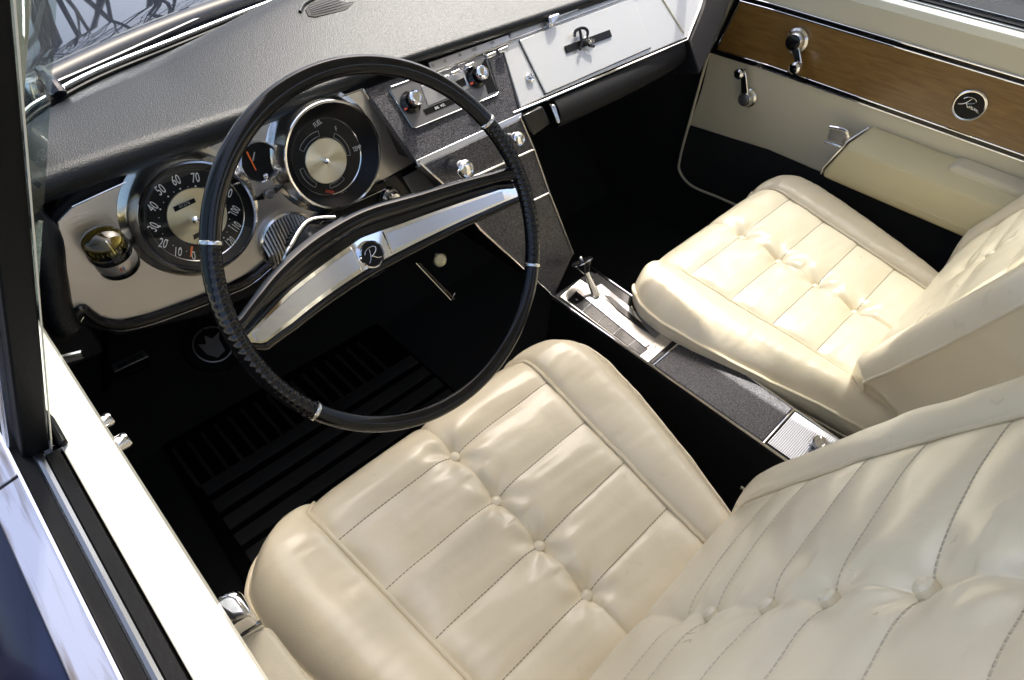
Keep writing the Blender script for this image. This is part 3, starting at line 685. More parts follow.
B().tube(smoothline([hit(335, 218, cw - NW * .13, NW), hit(308, 222, cw - NW * .13, NW), hit(290, 248, cw - NW * .12, NW), hit(284, 262, cw - NW * .12, NW)], 6), .0032, 10).build('turn_signal_lever', M['chrome'], da_)

# centre stack: radio face above, control panel below
ST = B().slab([h2(u, v) for u, v in [(365, 89), (512, 36), (503, 53), (519, 113), (416, 161)]], -N2 * .012).build('radio_panel', M['texture'], da_, bevel=.001)
rz = [(389, 90), (391, 87), (482, 54), (488, 57), (498.5, 92), (496, 95), (416, 128), (412, 127)]
RD = B().slab([h2(u, v, .0008) for u, v in rz], N2 * .002).build('radio', M['gun'], da_, bevel=.0008)
B().tube([h2(u, v, .0035) for u, v in rz], .0011, 6, closed=True).build('radio_bezel', M['trimgrey'], RD)
B().slab([h2(u, v, .003) for u, v in [(485, 59), (497, 91), (488, 94), (480, 66)]], N2 * .0004).build('bezel_shadow_gap', M['black'], RD)
B().slab([h2(u, v, .003) for u, v in [(421, 86), (463, 70), (470, 88), (428, 106)]], N2 * .001).build('tuner_window', M['alu2'], RD, bevel=.0005)
B().slab([h2(u, v, .003) for u, v in [(423, 110), (452, 98), (455, 103), (426, 115)]], N2 * .0006).build('tape_slot', M['black'], RD)
text('radio_lettering', [('BAL  VOL', h2(440, 106.5, .0042), h2(452, 101, 0) - h2(428, 111, 0), U2, .006, .8)], M['white'], RD)
B().slab([h2(u, v, .0045) for u, v in [(456, 81), (464, 77.5), (466.5, 85), (458.5, 88.5)]], N2 * .0006).build('tuner_key', M['black'], RD)
for u, v in ((441, 79), (453, 73), (467, 66), (488.5, 55.5), (500.5, 50)):
    B().slab([h2(u - 4.5, v + 1.5, .004), h2(u + 4.0, v - 2.5, .004), h2(u + 5.2, v + 1.8, .004), h2(u - 3.3, v + 5.5, .004)], N2 * .010).build('push_button', M['chrome'], RD, bevel=.0018, segs=3)
sp = [(427.5, 63.5), (507, 35.5), (510, 40.5), (432, 73.5)]
SC = B().slab([h2(u, v, .0012) for u, v in sp], N2 * .003).build('tuning_scale', M['alu2'], da_, bevel=.0006)
B().tube([h2(431.5, 74.5, .004), h2(510, 41.5, .004)], .0018, 6).build('scale_trim', M['chrome'], SC)
rdir = (h2(507, 36, 0) - h2(428, 64, 0)).normalized()
for s_, u, v in (('55', 433, 65.5), ('65', 445, 61), ('80', 460, 55), ('1000', 474, 49.5), ('1400', 492, 43)): text('scale_number', [(s_, h2(u, v, .0045), rdir, U2, .0068, .75)], M['dial'], SC)
for u, v in ((446, 66), (460, 60), (475, 54.5), (492, 47.5)): B().lathe([(.0009, 0), (0, .0005)], h2(u, v, .0043), N2, 8).build('scale_dot', M['dial'], SC)
def rknob(name, u, v, par, hh=h2, nn=N2, R=.0165, mt=M['chrome'], L=.026, base=True):
    o = hh(u, v, .003)
    if base:
        k0 = B().lathe([(R, 0), (R, .004), (R * .82, .007), (R * .7, .009)], o, nn, 32).build('knob_ring', M['black'], par)
    k = B().lathe([(R * .62, .002), (R * .60, L * .55), (R * .66, L * .62), (R * .66, L * .9), (R * .56, L), (R * .42, L * .97), (R * .3, L * .99), (0, L * 1.0)], o, nn, 32).build(name, mt, par)
    return k
rknob('volume_knob', 410, 103, RD); rknob('tuning_knob', 475.5, 78, RD)
for u, v in ((404, 108.5), (470, 83)): B().slab([h2(u, v, .010), h2(u + 3, v - 1, .010), h2(u + 3.5, v + 1, .010), h2(u + .5, v + 2, .010)], N2 * .001).build('knob_mark', M['red'], RD)
# chrome strip between the two faces
B().slab([h2(415, 161, .001), h2(520, 113.5, .001), h2(521, 119, .001), h2(418, 167.5, .001)], N2 * .004).build('stack_strip', M['alu2'], da_, bevel=.0008)
CPx = [(419, 167.5), (521, 119.5), (533.5, 149), (448, 188)]
CP = B().slab([h3(u, v, .0) for u, v in CPx], -N3 * .012).build('control_panel', M['texture'], da_, bevel=.001)
rknob('fan_knob', 453, 167, CP, h3, N3, .021, M['chrome'], .036, False)
rknob('fan_knob', 508, 138, CP, h3, N3, .017, M['chrome'], .030, False)
LPx = [(448, 189), (534, 150), (549, 193), (573, 254), (554, 296), (480, 229)]
B().slab([h3(u, v, .0) for u, v in LPx], -N3 * .012).build('console_riser', M['texture'], da_, bevel=.001)
edge = B()
for seg in ([(419, 162), (448, 188), (480, 229), (554, 297)], [(448, 188.5), (533.5, 149.5)], [(520, 117), (534, 149), (549, 192), (573, 254)], [(531, 201.5), (548.5, 193)]):
    edge.tube([h3(u, v, .001) for u, v in seg], .0020, 8)
edge.build('stack_trim', M['chromesoft'], da_)
B().slab([h3(448, 189, -.013), h3(534, 150, -.013), h3(573, 254, -.013), h3(554, 296, -.013), h3(480, 229, -.013)], V((0, .30, 0))).build('stack_body', M['padlow'], da_, smooth=0)
B().slab([h2(365, 89, -.013), h2(512, 36, -.013), h2(519, 113, -.013), h2(416, 161, -.013)], V((0, .12, -.02))).build('stack_back', M['padlow'], da_, smooth=0)

# glovebox side
GP = B().slab([h2(u, v) for u, v in [(513, 27), (628, -12), (712, -46), (698, 15), (687, 37), (544, 97), (521, 107.5), (504, 52)]], -N2 * .008).build('passenger_panel', M['alubright'], da_, bevel=.0012)
B().slab([h2(u, v, .0003) for u, v in [(518.4, 41), (538, 32.4), (632.6, -1.5), (650.9, 48.2), (544.8, 95.0)]], N2 * .0006).build('door_gap', M['black'], GP)
GB = B().slab([h2(u, v, .0006) for u, v in [(519, 41), (538, 33), (632, -1), (650, 48), (545, 94)]], N2 * .0034).build('glovebox_door', M['alubright'], da_, bevel=.001)
EM = B().slab([h2(u, v, .0045) for u, v in [(564, 46.5), (609, 30), (611.5, 37), (566.5, 53.5)]], N2 * .0022).build('glovebox_badge', M['dial'], GB, bevel=.0004)
script('badge_letter', S_R, h2(583.5, 39.5, .010), (h2(609, 30, 0) - h2(564, 46.5, 0)), U2, .046, M['black'], EM, .0028)
script('badge_letters', [[(-.2, .1), (0, -.3), (.15, .2), (.3, -.3), (.5, .2), (.7, -.25), (.9, .1)]], h2(589, 41.5, .0085), (h2(609, 30, 0) - h2(564, 46.5, 0)), U2, .015, M['chrome'], EM, .0011)
B().slab([h2(u, v, .003) for u, v in [(544, 20), (554, 16), (556, 19), (549, 29), (546, 27)]], N2 * .014).build('glovebox_latch', M['chrome'], GB, bevel=.003, segs=3)
B().slab([h2(u, v, .003) for u, v in [(554, 16), (577, 9), (577, 11), (556, 19)]], N2 * .005).build('latch_bar', M['chromesoft'], GB, bevel=.001)
LCK = B().lathe([(.0078, 0), (.0078, .003), (.006, .005), (.005, .003), (0, .0035)], h2(529.5, 78, .001), N2, 24).build('glovebox_lock', M['chrome'], da_)
B().slab([h2(528, 78.5, .005), h2(531, 77.5, .005), h2(531.4, 78.5, .005), h2(528.4, 79.5, .005)], N2 * .0006).build('keyhole', M['black'], LCK)
B().tube([h2(662, -2, .001), h2(684, 33, .001)], .0014, 6).build('panel_seam', M['vinyl'], da_)
B().tube([h2(513, 113, .0), h2(545, 100, 0), h2(687, 40, 0), h2(700, 8, 0), h2(712, -40, 0)], .0022, 8).build('panel_trim', M['chrome'], da_)
B().tube([h2(505, 42, .002), h2(602, 6, .002), h2(660, -16, .002)], .0016, 6).build('panel_top_trim', M['chromesoft'], da_)
# padded knee roll below the glovebox
kp = [(.694, .818), (.684, .810), (.676, .798), (.673, .785), (.678, .772), (.690, .764), (.76, .757)]
b = B(); secs = []
for i in range(13):
    x = .800 + i * .045; secs.append([V((x, y + .045 * (i / 12) ** 3, z)) for y, z in kp])
for a, c in zip(secs[:-1], secs[1:]): b.strip(a, c)
me_ = b.build('knee_roll', M['padlow'], da_, smooth=60)
B().slab([V((.790, .688, .812)), V((.800, .688, .812)), V((.800, .671, .784)), V((.790, .671, .784))], (0, .02, .0)).build('knee_trim', M['chromesoft'], da_, bevel=.003)
AT = B().slab([h3(u, v, .002) for u, v in [(523, 116), (543, 106), (551, 124), (534, 136), (531, 133)]], -N3 * .02).build('ashtray', M['black'], da_, bevel=.003)
# right end of the dash: black pad running down to the door
B().slab([h2(u, v, -.004) for u, v in [(690, 40), (703, 8), (716, -50), (760, -60), (735, -10), (712, 50), (700, 75)]], V((0, .06, -.02))).build('end_pad', M['padlow'], da_, bevel=.004)

# ------------------------------------------------------------------ compass stuck on the panel
cpz = thing('dash_compass', 'round compass with amber dome and pale band stuck on the left of the instrument panel', 'compass', h1(112, 258, .01))
cax = (V((-.10, -.16, .98))).normalized()
def pxat(u, v, o): return h1(u, v, o)
cb0 = pxat(116, 260, .026)
B().lathe([(.0, -.012), (.0215, -.012), (.0225, -.010), (.0225, -.004), (.0215, -.003)], cb0, cax, 40).build('foot', M['black'], cpz)
B().lathe([(.0222, -.003), (.0226, .0), (.0226, .0105), (.0220, .012)], cb0, cax, 40).build('band', M['alu'], cpz)
B().lathe([(.0215, .012), (.0232, .013), (.0238, .016), (.0232, .021), (.0222, .022)], cb0, cax, 40).build('collar', M['black'], cpz)
dcam = (CAM - cb0); dcam = (dcam - cax * dcam.dot(cax)).normalized(); tcam = cax.cross(dcam)
for k, mm in ((-.0012, M['red']), (.0016, M['bluemark'])):
    B().slab([cb0 + dcam * .0225 + tcam * (k + a) + cax * b_ for a, b_ in ((-.001, .002), (.001, .003), (.001, .008), (-.001, .007))], dcam * .0006).build('band_mark', mm, cpz)
cdm = cb0 + cax * .022
DM = B().lathe([(.0226 * math.cos(q), .013 * math.sin(q) + .010 * min(1, 3 * math.sin(q))) for q in [PI / 2 * i / 14 for i in range(15)]], cdm, cax, 40).build('dome', M['amber'], cpz)
CDI = B().lathe([(.019, .001), (.019, .010), (.017, .011), (0, .0115)], cdm, cax, 40).build('compass_card', M['dial'], cpz)
tb = B(); a_ = cax.orthogonal().normalized(); b_ = cax.cross(a_)
items = []
for k in range(24):
    q = 2 * PI * k / 24; d_ = a_ * math.cos(q) + b_ * math.sin(q); tg_ = cax.cross(d_)
    if k % 3 == 0: items.append(('N 3 E 12 S 21 W 30'.split()[k // 3], cdm + d_ * .0192 + cax * .006, tg_, cax, .0055, .8))
    else: tb.slab([cdm + d_ * .0192 + cax * .004 - tg_ * .0003, cdm + d_ * .0192 + cax * .004 + tg_ * .0003, cdm + d_ * .0192 + cax * .008 + tg_ * .0003, cdm + d_ * .0192 + cax * .008 - tg_ * .0003], d_ * .0002)
tb.build('card_ticks', M['white'], CDI); text('card_letters', items, M['white'], CDI)
B().tube([cdm + V((.002, -.0215, .002)), cdm + V((0, -.018, .019))], .0007, 5).build('lubber_line', M['white'], cpz)

# ------------------------------------------------------------------ steering wheel
sw = thing('steering_wheel', 'large thin black steering wheel with a brushed chrome centre bar', 'steering wheel', cw - NW * .08)
RR, RT = .1960, .0098
def wp3(th, r=RR, d=0): return cw + (RX * math.cos(th) + UW * math.sin(th)) * r - NW * d
segsN = 200
rimv = B()
# rim with a soft hand groove on the inner side
v = []; f = []; nk = 20
for i in range(segsN):
    th = 2 * PI * i / segsN; c = wp3(th); rd = RX * math.cos(th) + UW * math.sin(th)
    for k in range(nk):
        q = 2 * PI * k / nk; r_ = RT * (1 - .07 * math.exp(-((q - 2.2) / .16) ** 2)); v.append(c + rd * math.cos(q) * r_ + NW * math.sin(q) * r_ * .92)
for i in range(segsN):
    for k in range(nk): f.append([i * nk + k, i * nk + (k + 1) % nk, ((i + 1) % segsN) * nk + (k + 1) % nk, ((i + 1) % segsN) * nk + k])
rimv.add(v, f); rim = rimv.build('rim', M['blackrim'], sw, smooth=50)
def thof(u, v_): p = hit(u, v_, cw, NW) - cw; return math.atan2(p.dot(UW), p.dot(RX))
tl = [thof(210, 243), thof(314, 412)]; tr_ = [thof(486, 123), thof(532, 265)]
def ribbed(t0, t1):
    if t1 < t0: t1 += 2 * PI
    n = 170; vv = []; ff = []
    nrib = 26
    for i in range(n + 1):
        t = i / n; th = t0 + (t1 - t0) * t; c = wp3(th); rd = RX * math.cos(th) + UW * math.sin(th)
        sc = abs(math.sin(PI * nrib * t)) ** .6
        for k in range(nk):
            q = 2 * PI * k / nk; inner = .5 - .5 * math.cos(q)   # scallops sit on the inner and back sides
            r_ = RT * (1.02 - .13 * (1 - sc) * (.35 + .65 * inner)); vv.append(c + rd * math.cos(q) * r_ + NW * math.sin(q) * r_ * .95)
    for i in range(n):
        for k in range(nk): ff.append([i * nk + k, i * nk + (k + 1) % nk, (i + 1) * nk + (k + 1) % nk, (i + 1) * nk + k])
    return mk('grip', vv, ff, M['blackrim'], rim, smooth=60)
ribbed(tl[0], tl[1]); ribbed(tr_[1], tr_[0])
for th in (*tl, *tr_):
    rd = RX * math.cos(th) + UW * math.sin(th); tg_ = -RX * math.sin(th) + UW * math.cos(th)
    B().lathe([(RT * 1.0, -.0022), (RT * 1.10, -.0015), (RT * 1.12, 0), (RT * 1.10, .0015), (RT * 1.0, .0022)], wp3(th), tg_, 28).build('rim_band', M['chromesoft'], rim)
# spokes: one dished bar right across
def dep(a, D=.075): return max(0, D * (1 - (a / .195) ** 2))
def S(a, b_, o=0, D=.075): return cw + RX * a + UW * b_ - NW * (dep(a, D) - o)
ub = [(-.188, -.006), (-.161, -.001), (-.115, .008), (-.051, .015), (-.004, .021), (.050, .016), (.114, .0125), (.173, .010), (.188, .004)]
lb = [(-.188, -.012), (-.172, -.025), (-.130, -.0265), (-.104, -.025), (-.048, -.022), (0, -.019), (.036, -.018), (.092, -.015), (.144, -.011), (.188, -.007)]
def interp(T, a):
    for (x0_, y0_), (x1_, y1_) in zip(T[:-1], T[1:]):
        if x0_ <= a <= x1_: return y0_ + (y1_ - y0_) * (a - x0_) / (x1_ - x0_)
    return T[-1][1] if a > T[-1][0] else T[0][1]
def bar(fu, fl_, o_edge, o_mid, a0, a1, n=60, D=.075, rows=None):
    rows = rows or [(0, -.006), (0, .0), (.06, o_edge), (.14, o_edge), (.17, o_mid), (.83, o_mid), (.86, o_edge), (.94, o_edge), (1, 0), (1, -.006)]
    vv = []; ff = []
    for i in range(n + 1):
        a = a0 + (a1 - a0) * i / n; u_, l_ = fu(a), fl_(a)
        for t, o in rows: vv.append(S(a, l_ + (u_ - l_) * t, o, D))
    k = len(rows)
    for i in range(n):
        for j in range(k - 1): ff.append([i * k + j, i * k + j + 1, (i + 1) * k + j + 1, (i + 1) * k + j])
    ff += [list(range(k))[::-1], [n * k + j for j in range(k)]]
    return vv, ff
fu = lambda a: interp(ub, a); fl_ = lambda a: interp(lb, a)
vv, ff = bar(fu, fl_, .0022, .0022, -.188, .190)
SB = mk('spoke_bar', vv, ff, M['chrome'], sw, smooth=25)
for a0, a1 in ((-.178, -.022), (.026, .172)):
    g_ = lambda a, s_: (fu(a) + fl_(a)) / 2 + s_ * max(.0015, (fu(a) - fl_(a)) * .30)
    vv, ff = bar(lambda a: g_(a, 1), lambda a: g_(a, -1), .0030, .0030, a0, a1, 30, rows=[(0, .0018), (0, .0036), (1, .0036), (1, .0018)])
    mk('bar_inlay', vv, ff, M['alu2'], SB, smooth=25)
for a in (-.021, .025):
    B().tube([S(a, fl_(a) + .004, .0035), S(a, fu(a) - .004, .0035)], .0014, 6).build('bar_divider', M['chrome'], SB)
hc = S(-.002, -.0035, .0045)
HB = B().lathe([(.0165, -.002), (.0165, .003), (.0150, .0045), (.0140, .003)], hc, NW, 40).build('hub_badge', M['chrome'], sw)
B().lathe([(.0142, .003), (.009, .0036), (0, .0038)], hc, NW, 36).build('badge_disc', M['dial'], HB)
script('badge_letter', S_R, hc + NW * .0045, (RX + UW * .15), UW - RX * .15, .022, M['chromesoft'], HB, .0006)
# padded black spoke above the bar, black edging below
rid = [(-.186, .010), (-.135, .029), (-.089, .040), (-.045, .046), (.010, .048), (.075, .040), (.139, .034), (.188, .027)]
fr_ = lambda a: interp([(x, y) for x, y in [(p.x, p.y) for p in smoothline([(x, y, 0) for x, y in rid], 5)]], a)
pvv = []; pff = []; n = 60; kk = 12
for i in range(n + 1):
    a = -.188 + .378 * i / n; lo = fu(a) - .002; hi = fr_(a) + .004; md = (hi + lo) / 2; hw = (hi - lo) / 2; dd_ = .018 if abs(a) < .15 else .018 - (abs(a) - .15) * .2
    for k in range(kk):
        t = k / (kk - 1); b__ = lo + (hi - lo) * t
        o = -.010 + .004 * t if t < .35 else -.0086 + .024 * math.sqrt(max(0, 1 - ((t - .70) / .36) ** 2)) * (1 if t < 1 else 1)
        pvv.append(S(a, b__, o * (1 if abs(a) < .15 else 1 - (abs(a) - .15) * 8), .066))
    for k in range(3): pvv.append(S(a, hi - (hi - lo) * (k + 1) / 3, -.022, .066))
K2 = kk + 3
for i in range(n):
    for k in range(K2): pff.append([i * K2 + k, i * K2 + (k + 1) % K2, (i + 1) * K2 + (k + 1) % K2, (i + 1) * K2 + k])
pff += [list(range(K2))[::-1], [n * K2 + k for k in range(K2)]]
mk('spoke_pad', pvv, pff, M['blackrim'], sw, smooth=50)
vv, ff = bar(lambda a: fl_(a) - .0008, lambda a: fl_(a) - .009 - .003 * math.cos(a * 8), 0, 0, -.186, .188, 50, rows=[(0, -.020), (0, -.006), (.3, -.001), (.75, .001), (1, 0), (1, -.02)])
mk('spoke_underside', vv, ff, M['blackrim'], sw, smooth=50)
B().lathe([(.045, .115), (.042, .10), (.034, .084), (.0, .080)], cw, -NW, 32).build('hub', M['black'], sw)

# ------------------------------------------------------------------ centre console
ZC = .500
con = thing('center_console', 'low black centre console between the two seats with shift plate and pebbled lid', 'console', (.745, .25, .2))
eL = [hz(554, 297, ZC), hz(790, 463, ZC)]; eR = [hz(576, 257, ZC), hz(680, 338, ZC), hz(836, 438, ZC)]
def cx_(side, y):   # console edge x at y
    a, b_ = (eL[0], eL[-1]) if side < 0 else (eR[0], eR[-1]); return a.x + (b_.x - a.x) * (y - a.y) / (b_.y - a.y)
yf_, yr_ = .575, -.22
def cq(y0_, y1_, i=0, z=ZC): return [V((cx_(-1, y0_) + i, y0_, z)), V((cx_(1, y0_) - i, y0_, z)), V((cx_(1, y1_) - i, y1_, z)), V((cx_(-1, y1_) + i, y1_, z))]
q4 = cq(yf_, yr_, 0, ZC - .004)
b = B(); lowr = [p + V((-.012 if i in (0, 3) else .012, 0, -.30)) for i, p in enumerate(q4)]; b.add(q4 + lowr, [[0, 1, 2, 3], [7, 6, 5, 4], [0, 1, 5, 4], [1, 2, 6, 5], [2, 3, 7, 6], [3, 0, 4, 7]])
b.build('console_body', M['padlow'], con, bevel=.006)
yP = [hz(p[0], p[1], ZC).y for p in [(645, 362), (758, 441)]]     # joints between plate, lid and ashtray
jA = (hz(652, 368, ZC).y + hz(682, 343, ZC).y) / 2; jB = (hz(762, 444, ZC).y + hz(791, 410, ZC).y) / 2
SPL = B().slab(cq(.558, jA + .006, .004, ZC - .003), (0, 0, .0035)).build('shift_plate', M['black'], con, bevel=.0008)
def cpx(pts, z): return [hz(u, v, z) for u, v in pts]
B().slab(cpx([(560, 297), (580, 280), (675, 339), (648, 363)], ZC + .001), (0, 0, .0018)).build('plate_trim', M['alu'], SPL, bevel=.0006)
B().slab(cpx([(567, 300), (576, 291), (648, 349), (640, 355)], ZC + .0032), (0, 0, .001)).build('gear_scale', M['black'], SPL, bevel=.0004)
B().slab(cpx([(592, 289), (601, 284), (662, 333), (655, 338)], ZC + .0032), (0, 0, .0012)).build('lever_slot', M['gun'], SPL, bevel=.0005)
B().slab(cpx([(604, 295), (611, 297), (640, 322), (650, 333), (636, 324), (618, 310)], ZC + .0046), (0, 0, .0006)).build('slot_opening', M['black'], SPL)
B().slab(cpx([(585, 299), (590, 297), (650, 345), (645, 348)], ZC + .0034), (0, 0, .0026)).build('slider', M['alu2'], SPL, bevel=.0008)
seps = B()
for t in (.0, .21, .42, .63, .84):
    a = V((567, 300, 0)).lerp(V((640, 355, 0)), t); c = V((576, 291, 0)).lerp(V((648, 349, 0)), t); seps.tube([hz(a.x, a.y, ZC + .0046), hz(c.x, c.y, ZC + .0046)], .0007, 5)
seps.build('scale_bars', M['alu2'], SPL)
yd = (hz(640, 355, ZC) - hz(567, 300, ZC)).normalized(); xd = V((-yd.y, yd.x, 0))
its = []
for s_, t in zip('PRNDL', (.08, .31, .52, .73, .92)):
    a = V((571.5, 295.5, 0)).lerp(V((644, 352, 0)), t); its.append((s_, hz(a.x, a.y, ZC + .0046), V((1, 0, 0)), V((0, 1, 0)), .0085, .8))
text('gear_letters', its, M['grey'], SPL)
B().lathe([(.0022, 0), (.0018, .0015), (0, .002)], hz(655, 347, ZC + .003), (0, 0, 1), 12).build('plate_screw', M['chrome'], SPL)
LID = B().slab(cq(jA, jB + .001, .0035, ZC - .003), (0, 0, .0045)).build('console_lid', M['texture'], con, bevel=.001)
ASH = B().slab(cq(jB - .005, -.02, .0035, ZC - .003), (0, 0, .004)).build('rear_ashtray', M['padlow'], con, bevel=.001)
gr_ = B()
for i in range(34):
    y = jB - .007 - i * .0032
    gr_.tube([V((cx_(-1, y) + .006, y, ZC + .0014)), V((cx_(1, y) - .006, y, ZC + .0014))], .0007, 4)
for i in range(30):
    t = (i + .5) / 30; a = V((cx_(-1, jB - .007) + .006, jB - .007, ZC + .0016)).lerp(V((cx_(1, jB - .007) - .006, jB - .007, ZC + .0016)), t); c = a + V((cx_(-1, jB - .11) - cx_(-1, jB - .007), -.105, 0))
    gr_.tube([a, c], .0006, 4)
gr_.build('ashtray_grid', M['alu2'], ASH)
kp_ = hz(820, 443, ZC + .014)
B().lathe([(.012, -.012), (.011, -.004), (.012, .0), (.010, .004), (.006, .005), (.005, .003), (0, .003)], kp_, (-.3, -.2, .9), 28).build('ashtray_knob', M['chrome'], ASH)
ct = B()
ct.tube([V((cx_(-1, yf_), yf_, ZC)), V((cx_(-1, yr_), yr_, ZC))], .0024, 8); ct.tube([V((cx_(1, yf_), yf_, ZC)), V((cx_(1, yr_), yr_, ZC))], .0024, 8)
for y in (jA + .003, jB - .002): ct.tube([V((cx_(-1, y), y, ZC)), V((cx_(1, y), y, ZC))], .0022, 8)
ct.build('console_trim', M['chrome'], con)
# gear lever
lb_ = hz(596, 296, ZC + .003); lt = hit(581, 259, lb_, (1, 0, 0))
axl = (lt - lb_).normalized(); Ll = (lt - lb_).length
LV = B().lathe([(.0085, 0), (.0075, Ll * .2), (.0052, Ll * .5), (.0055, Ll * .72)], lb_, axl, 20).build('gear_lever', M['chromesoft'], con)
B().lathe([(.0060, Ll * .64), (.0100, Ll * .72), (.0205, Ll * .90), (.0215, Ll * .93), (.0200, Ll * .955), (.008, Ll * .975), (.0, Ll * .98)], lb_, axl, 28).build('lever_knob', M['black'], LV)
B().lathe([(.0208, Ll * .905), (.0219, Ll * .92), (.0215, Ll * .935)], lb_, axl, 28).build('knob_band', M['chrome'], LV)
B().lathe([(.0033, Ll * .96), (.0033, Ll * 1.04), (.002, Ll * 1.06), (0, Ll * 1.065)], lb_, axl, 14).build('lever_button', M['chrome'], LV)

# ------------------------------------------------------------------ bucket seats
def sm(t): t = max(0, min(1, t)); return t * t * (3 - 2 * t)
YB = [.141, .225, .308, .395]
def make_seat(cx, label, bx=0):
    root = thing('bucket_seat', label, 'seat', (cx, .2, .2), 'cream leather bucket seats')
    yr, yf = -.06, .482
    W = [(-.06, .222), (.0, .227), (.08, .243), (.17, .272), (.30, .303), (.37, .313), (.42, .309), (.482, .290)]
    def hw(y):
        for (a, c), (d, e) in zip(W[:-1], W[1:]):
            if a <= y <= d: v_ = c + (e - c) * sm((y - a) / (d - a)) if False else c + (e - c) * (y - a) / (d - a); break
        else: v_ = W[-1][1]
        r_ = .085
        if y > yf - r_: v_ -= r_ * .9 * (1 - math.sqrt(max(0, 1 - ((y - yf + r_) / r_) ** 2)))
        return v_
    def wi(y): return .166 + .034 * max(0, min(1, (y - .07) / .40)) - (.02 * sm((y - .45) / .03))
    def surf(s, y):
        W_ = hw(y); wi_ = wi(y); a = abs(s)
        z = .510 + .055 * (y / .47)
        de = W_ - a
        # bolster outside the insert
        if a > wi_:
            t = (a - wi_) / max(.01, W_ - wi_)
            z += .006 + .013 * math.sin(PI * min(1, t * 1.02)) ** .8
            if t > .55: z -= .026 * ((t - .55) / .45) ** 2.2
            z -= .008 * math.exp(-((a - wi_) / .005))
        else:
            # pleats across, split by the button row down the middle
            ys = [-.03, .055] + YB + [.492]; p = 0
            for y0_, y1_ in zip(ys[:-1], ys[1:]):
                if y0_ <= y < y1_:
                    t = (y - y0_) / (y1_ - y0_); p = 1 - abs(2 * t - 1) ** 2.4; break
            edge = 1 - math.exp(-(wi_ - a) / .012)
            z += .0062 * p * edge * (1 - .30 * math.exp(-(s / .020) ** 2)) + .004 * edge
            z -= .0115 * math.exp(-(a / .0055)) * sm((y - .02) / .04) * (1 - .0 * p) * (.55 + .45 * (1 - p))
            dm = min(((y - yb) ** 2 + s * s, yb) for yb in YB); r_ = math.sqrt(dm[0]); an = math.atan2(s, y - dm[1])
            z -= .0125 * math.exp(-(r_ / .020) ** 1.3)
            z += .0024 * math.sin(5 * an + dm[1] * 40) * math.exp(-((r_ - .03) / .02) ** 2)
        # rounded nose
        r_ = .075
        if y > yf - r_: z -= .060 * (1 - math.sqrt(max(0, 1 - ((y - yf + r_) / r_) ** 2)))
        z += .0028 * noise.noise(V((s * 9, y * 9, cx * 7))) + .0012 * noise.noise(V((s * 26, y * 22, cx)))
        z += .0010 * noise.noise(V((s * 14 + y * 30, y * 70, cx + 3)))
        return V((cx + s, y, z))
    NA, NB = 250, 200
    v = []; f = []
    for j in range(NB + 1):
        t = j / NB; y = yr + (yf - yr) * (t if t < .85 else .85 + (t - .85) * 1)
        if j == NB: y = yf - .0001
        w_ = hw(y)
        for i in range(NA + 1): v.append(surf((i / NA * 2 - 1) * w_, y))
    for j in range(NB):
        for i in range(NA): k = j * (NA + 1) + i; f.append([k, k + 1, k + NA + 2, k + NA + 1])
    per = [j * (NA + 1) for j in range(NB + 1)] + [NB * (NA + 1) + i for i in range(1, NA)] + [j * (NA + 1) + NA for j in range(NB, -1, -1)]
    P = [v[i] for i in per]; n = len(P)
    nm = []
    for i in range(n):
        t = P[min(n - 1, i + 2)] - P[max(0, i - 2)]; t.z = 0; q = V((-t.y, t.x, 0)).normalized(); nm.append(q)
    # going up the left side, then across, then down the right: outward is to the left of travel
    prev = per
    for k, (o, dz) in enumerate([(.001, -.010), (-.002, -.027), (-.013, -.050), (-.029, -.080), (-.052, -.11), (-.075, -.14), (-.075, -.33)]):
        base_i = len(v)
        for i in range(n): v.append(P[i] + nm[i] * o + V((0, 0, dz)))
        for i in range(n - 1): f.append([prev[i], prev[i + 1], base_i + i + 1, base_i + i])
        prev = list(range(base_i, base_i + n))
    CU = mk('cushion', v, f, M['leather'], root, smooth=70)
    B().tube([p + q * .001 + V((0, 0, .0005)) for p, q in zip(P[::2], nm[::2])], .0032, 8).build('piping', M['piping'], CU)
    B().tube([p + q * .0015 + V((0, 0, -.032 - .012 * (1 - abs(P[i * 2].x - cx) / .33))) for i, (p, q) in enumerate(zip(P[::2], nm[::2]))], .0018, 8).build('piping', M['piping'], CU)
    for sd in (-1, 1):
        pts = [surf(sd * wi(y), y) + V((0, 0, .0035)) for y in [-.05 + i * (.525 / 90) for i in range(91)]]
        B().tube(pts, .0030, 8).build('insert_piping', M['piping'], CU)
    for yb in YB + [.055]:
        st = B()
        for sd in (-1, 1):
            x0_ = .008
            while x0_ < wi(yb) - .004:
                a = surf(sd * x0_, yb); c = surf(sd * (x0_ + .0042), yb); st.tube([a + V((0, 0, .0004)), c + V((0, 0, .0004))], .0007, 4, cap=False); x0_ += .0054
        st.build('stitching', M['thread'], CU)
    for yb in YB:
        o = surf(0, yb)
        B().lathe([(.0080, -.008), (.0080, .0005), (.0073, .0034), (.0046, .0052), (0, .0058)], o + V((0, 0, .0085)), (0, -.03, 1), 24).build('button', M['piping'], CU)

    # ---- backrest: own frame, leaning back
    O = V((cx + bx, .060, .60)); T = V((0, -.38, .925)).normalized(); Nn = V((0, .925, .38)).normalized()
    TB = [.062, .112, .197, .268, .350, .425]
    Wb = [(-.10, .20), (-.05, .245), (.0, .285), (.05, .292), (.15, .292), (.22, .288), (.30, .274), (.38, .256), (.46, .230), (.54, .19)]
    def hb(t):
        for (a, c), (d, e) in zip(Wb[:-1], Wb[1:]):
            if a <= t <= d: return c + (e - c) * sm((t - a) / (d - a))
        return Wb[-1][1]
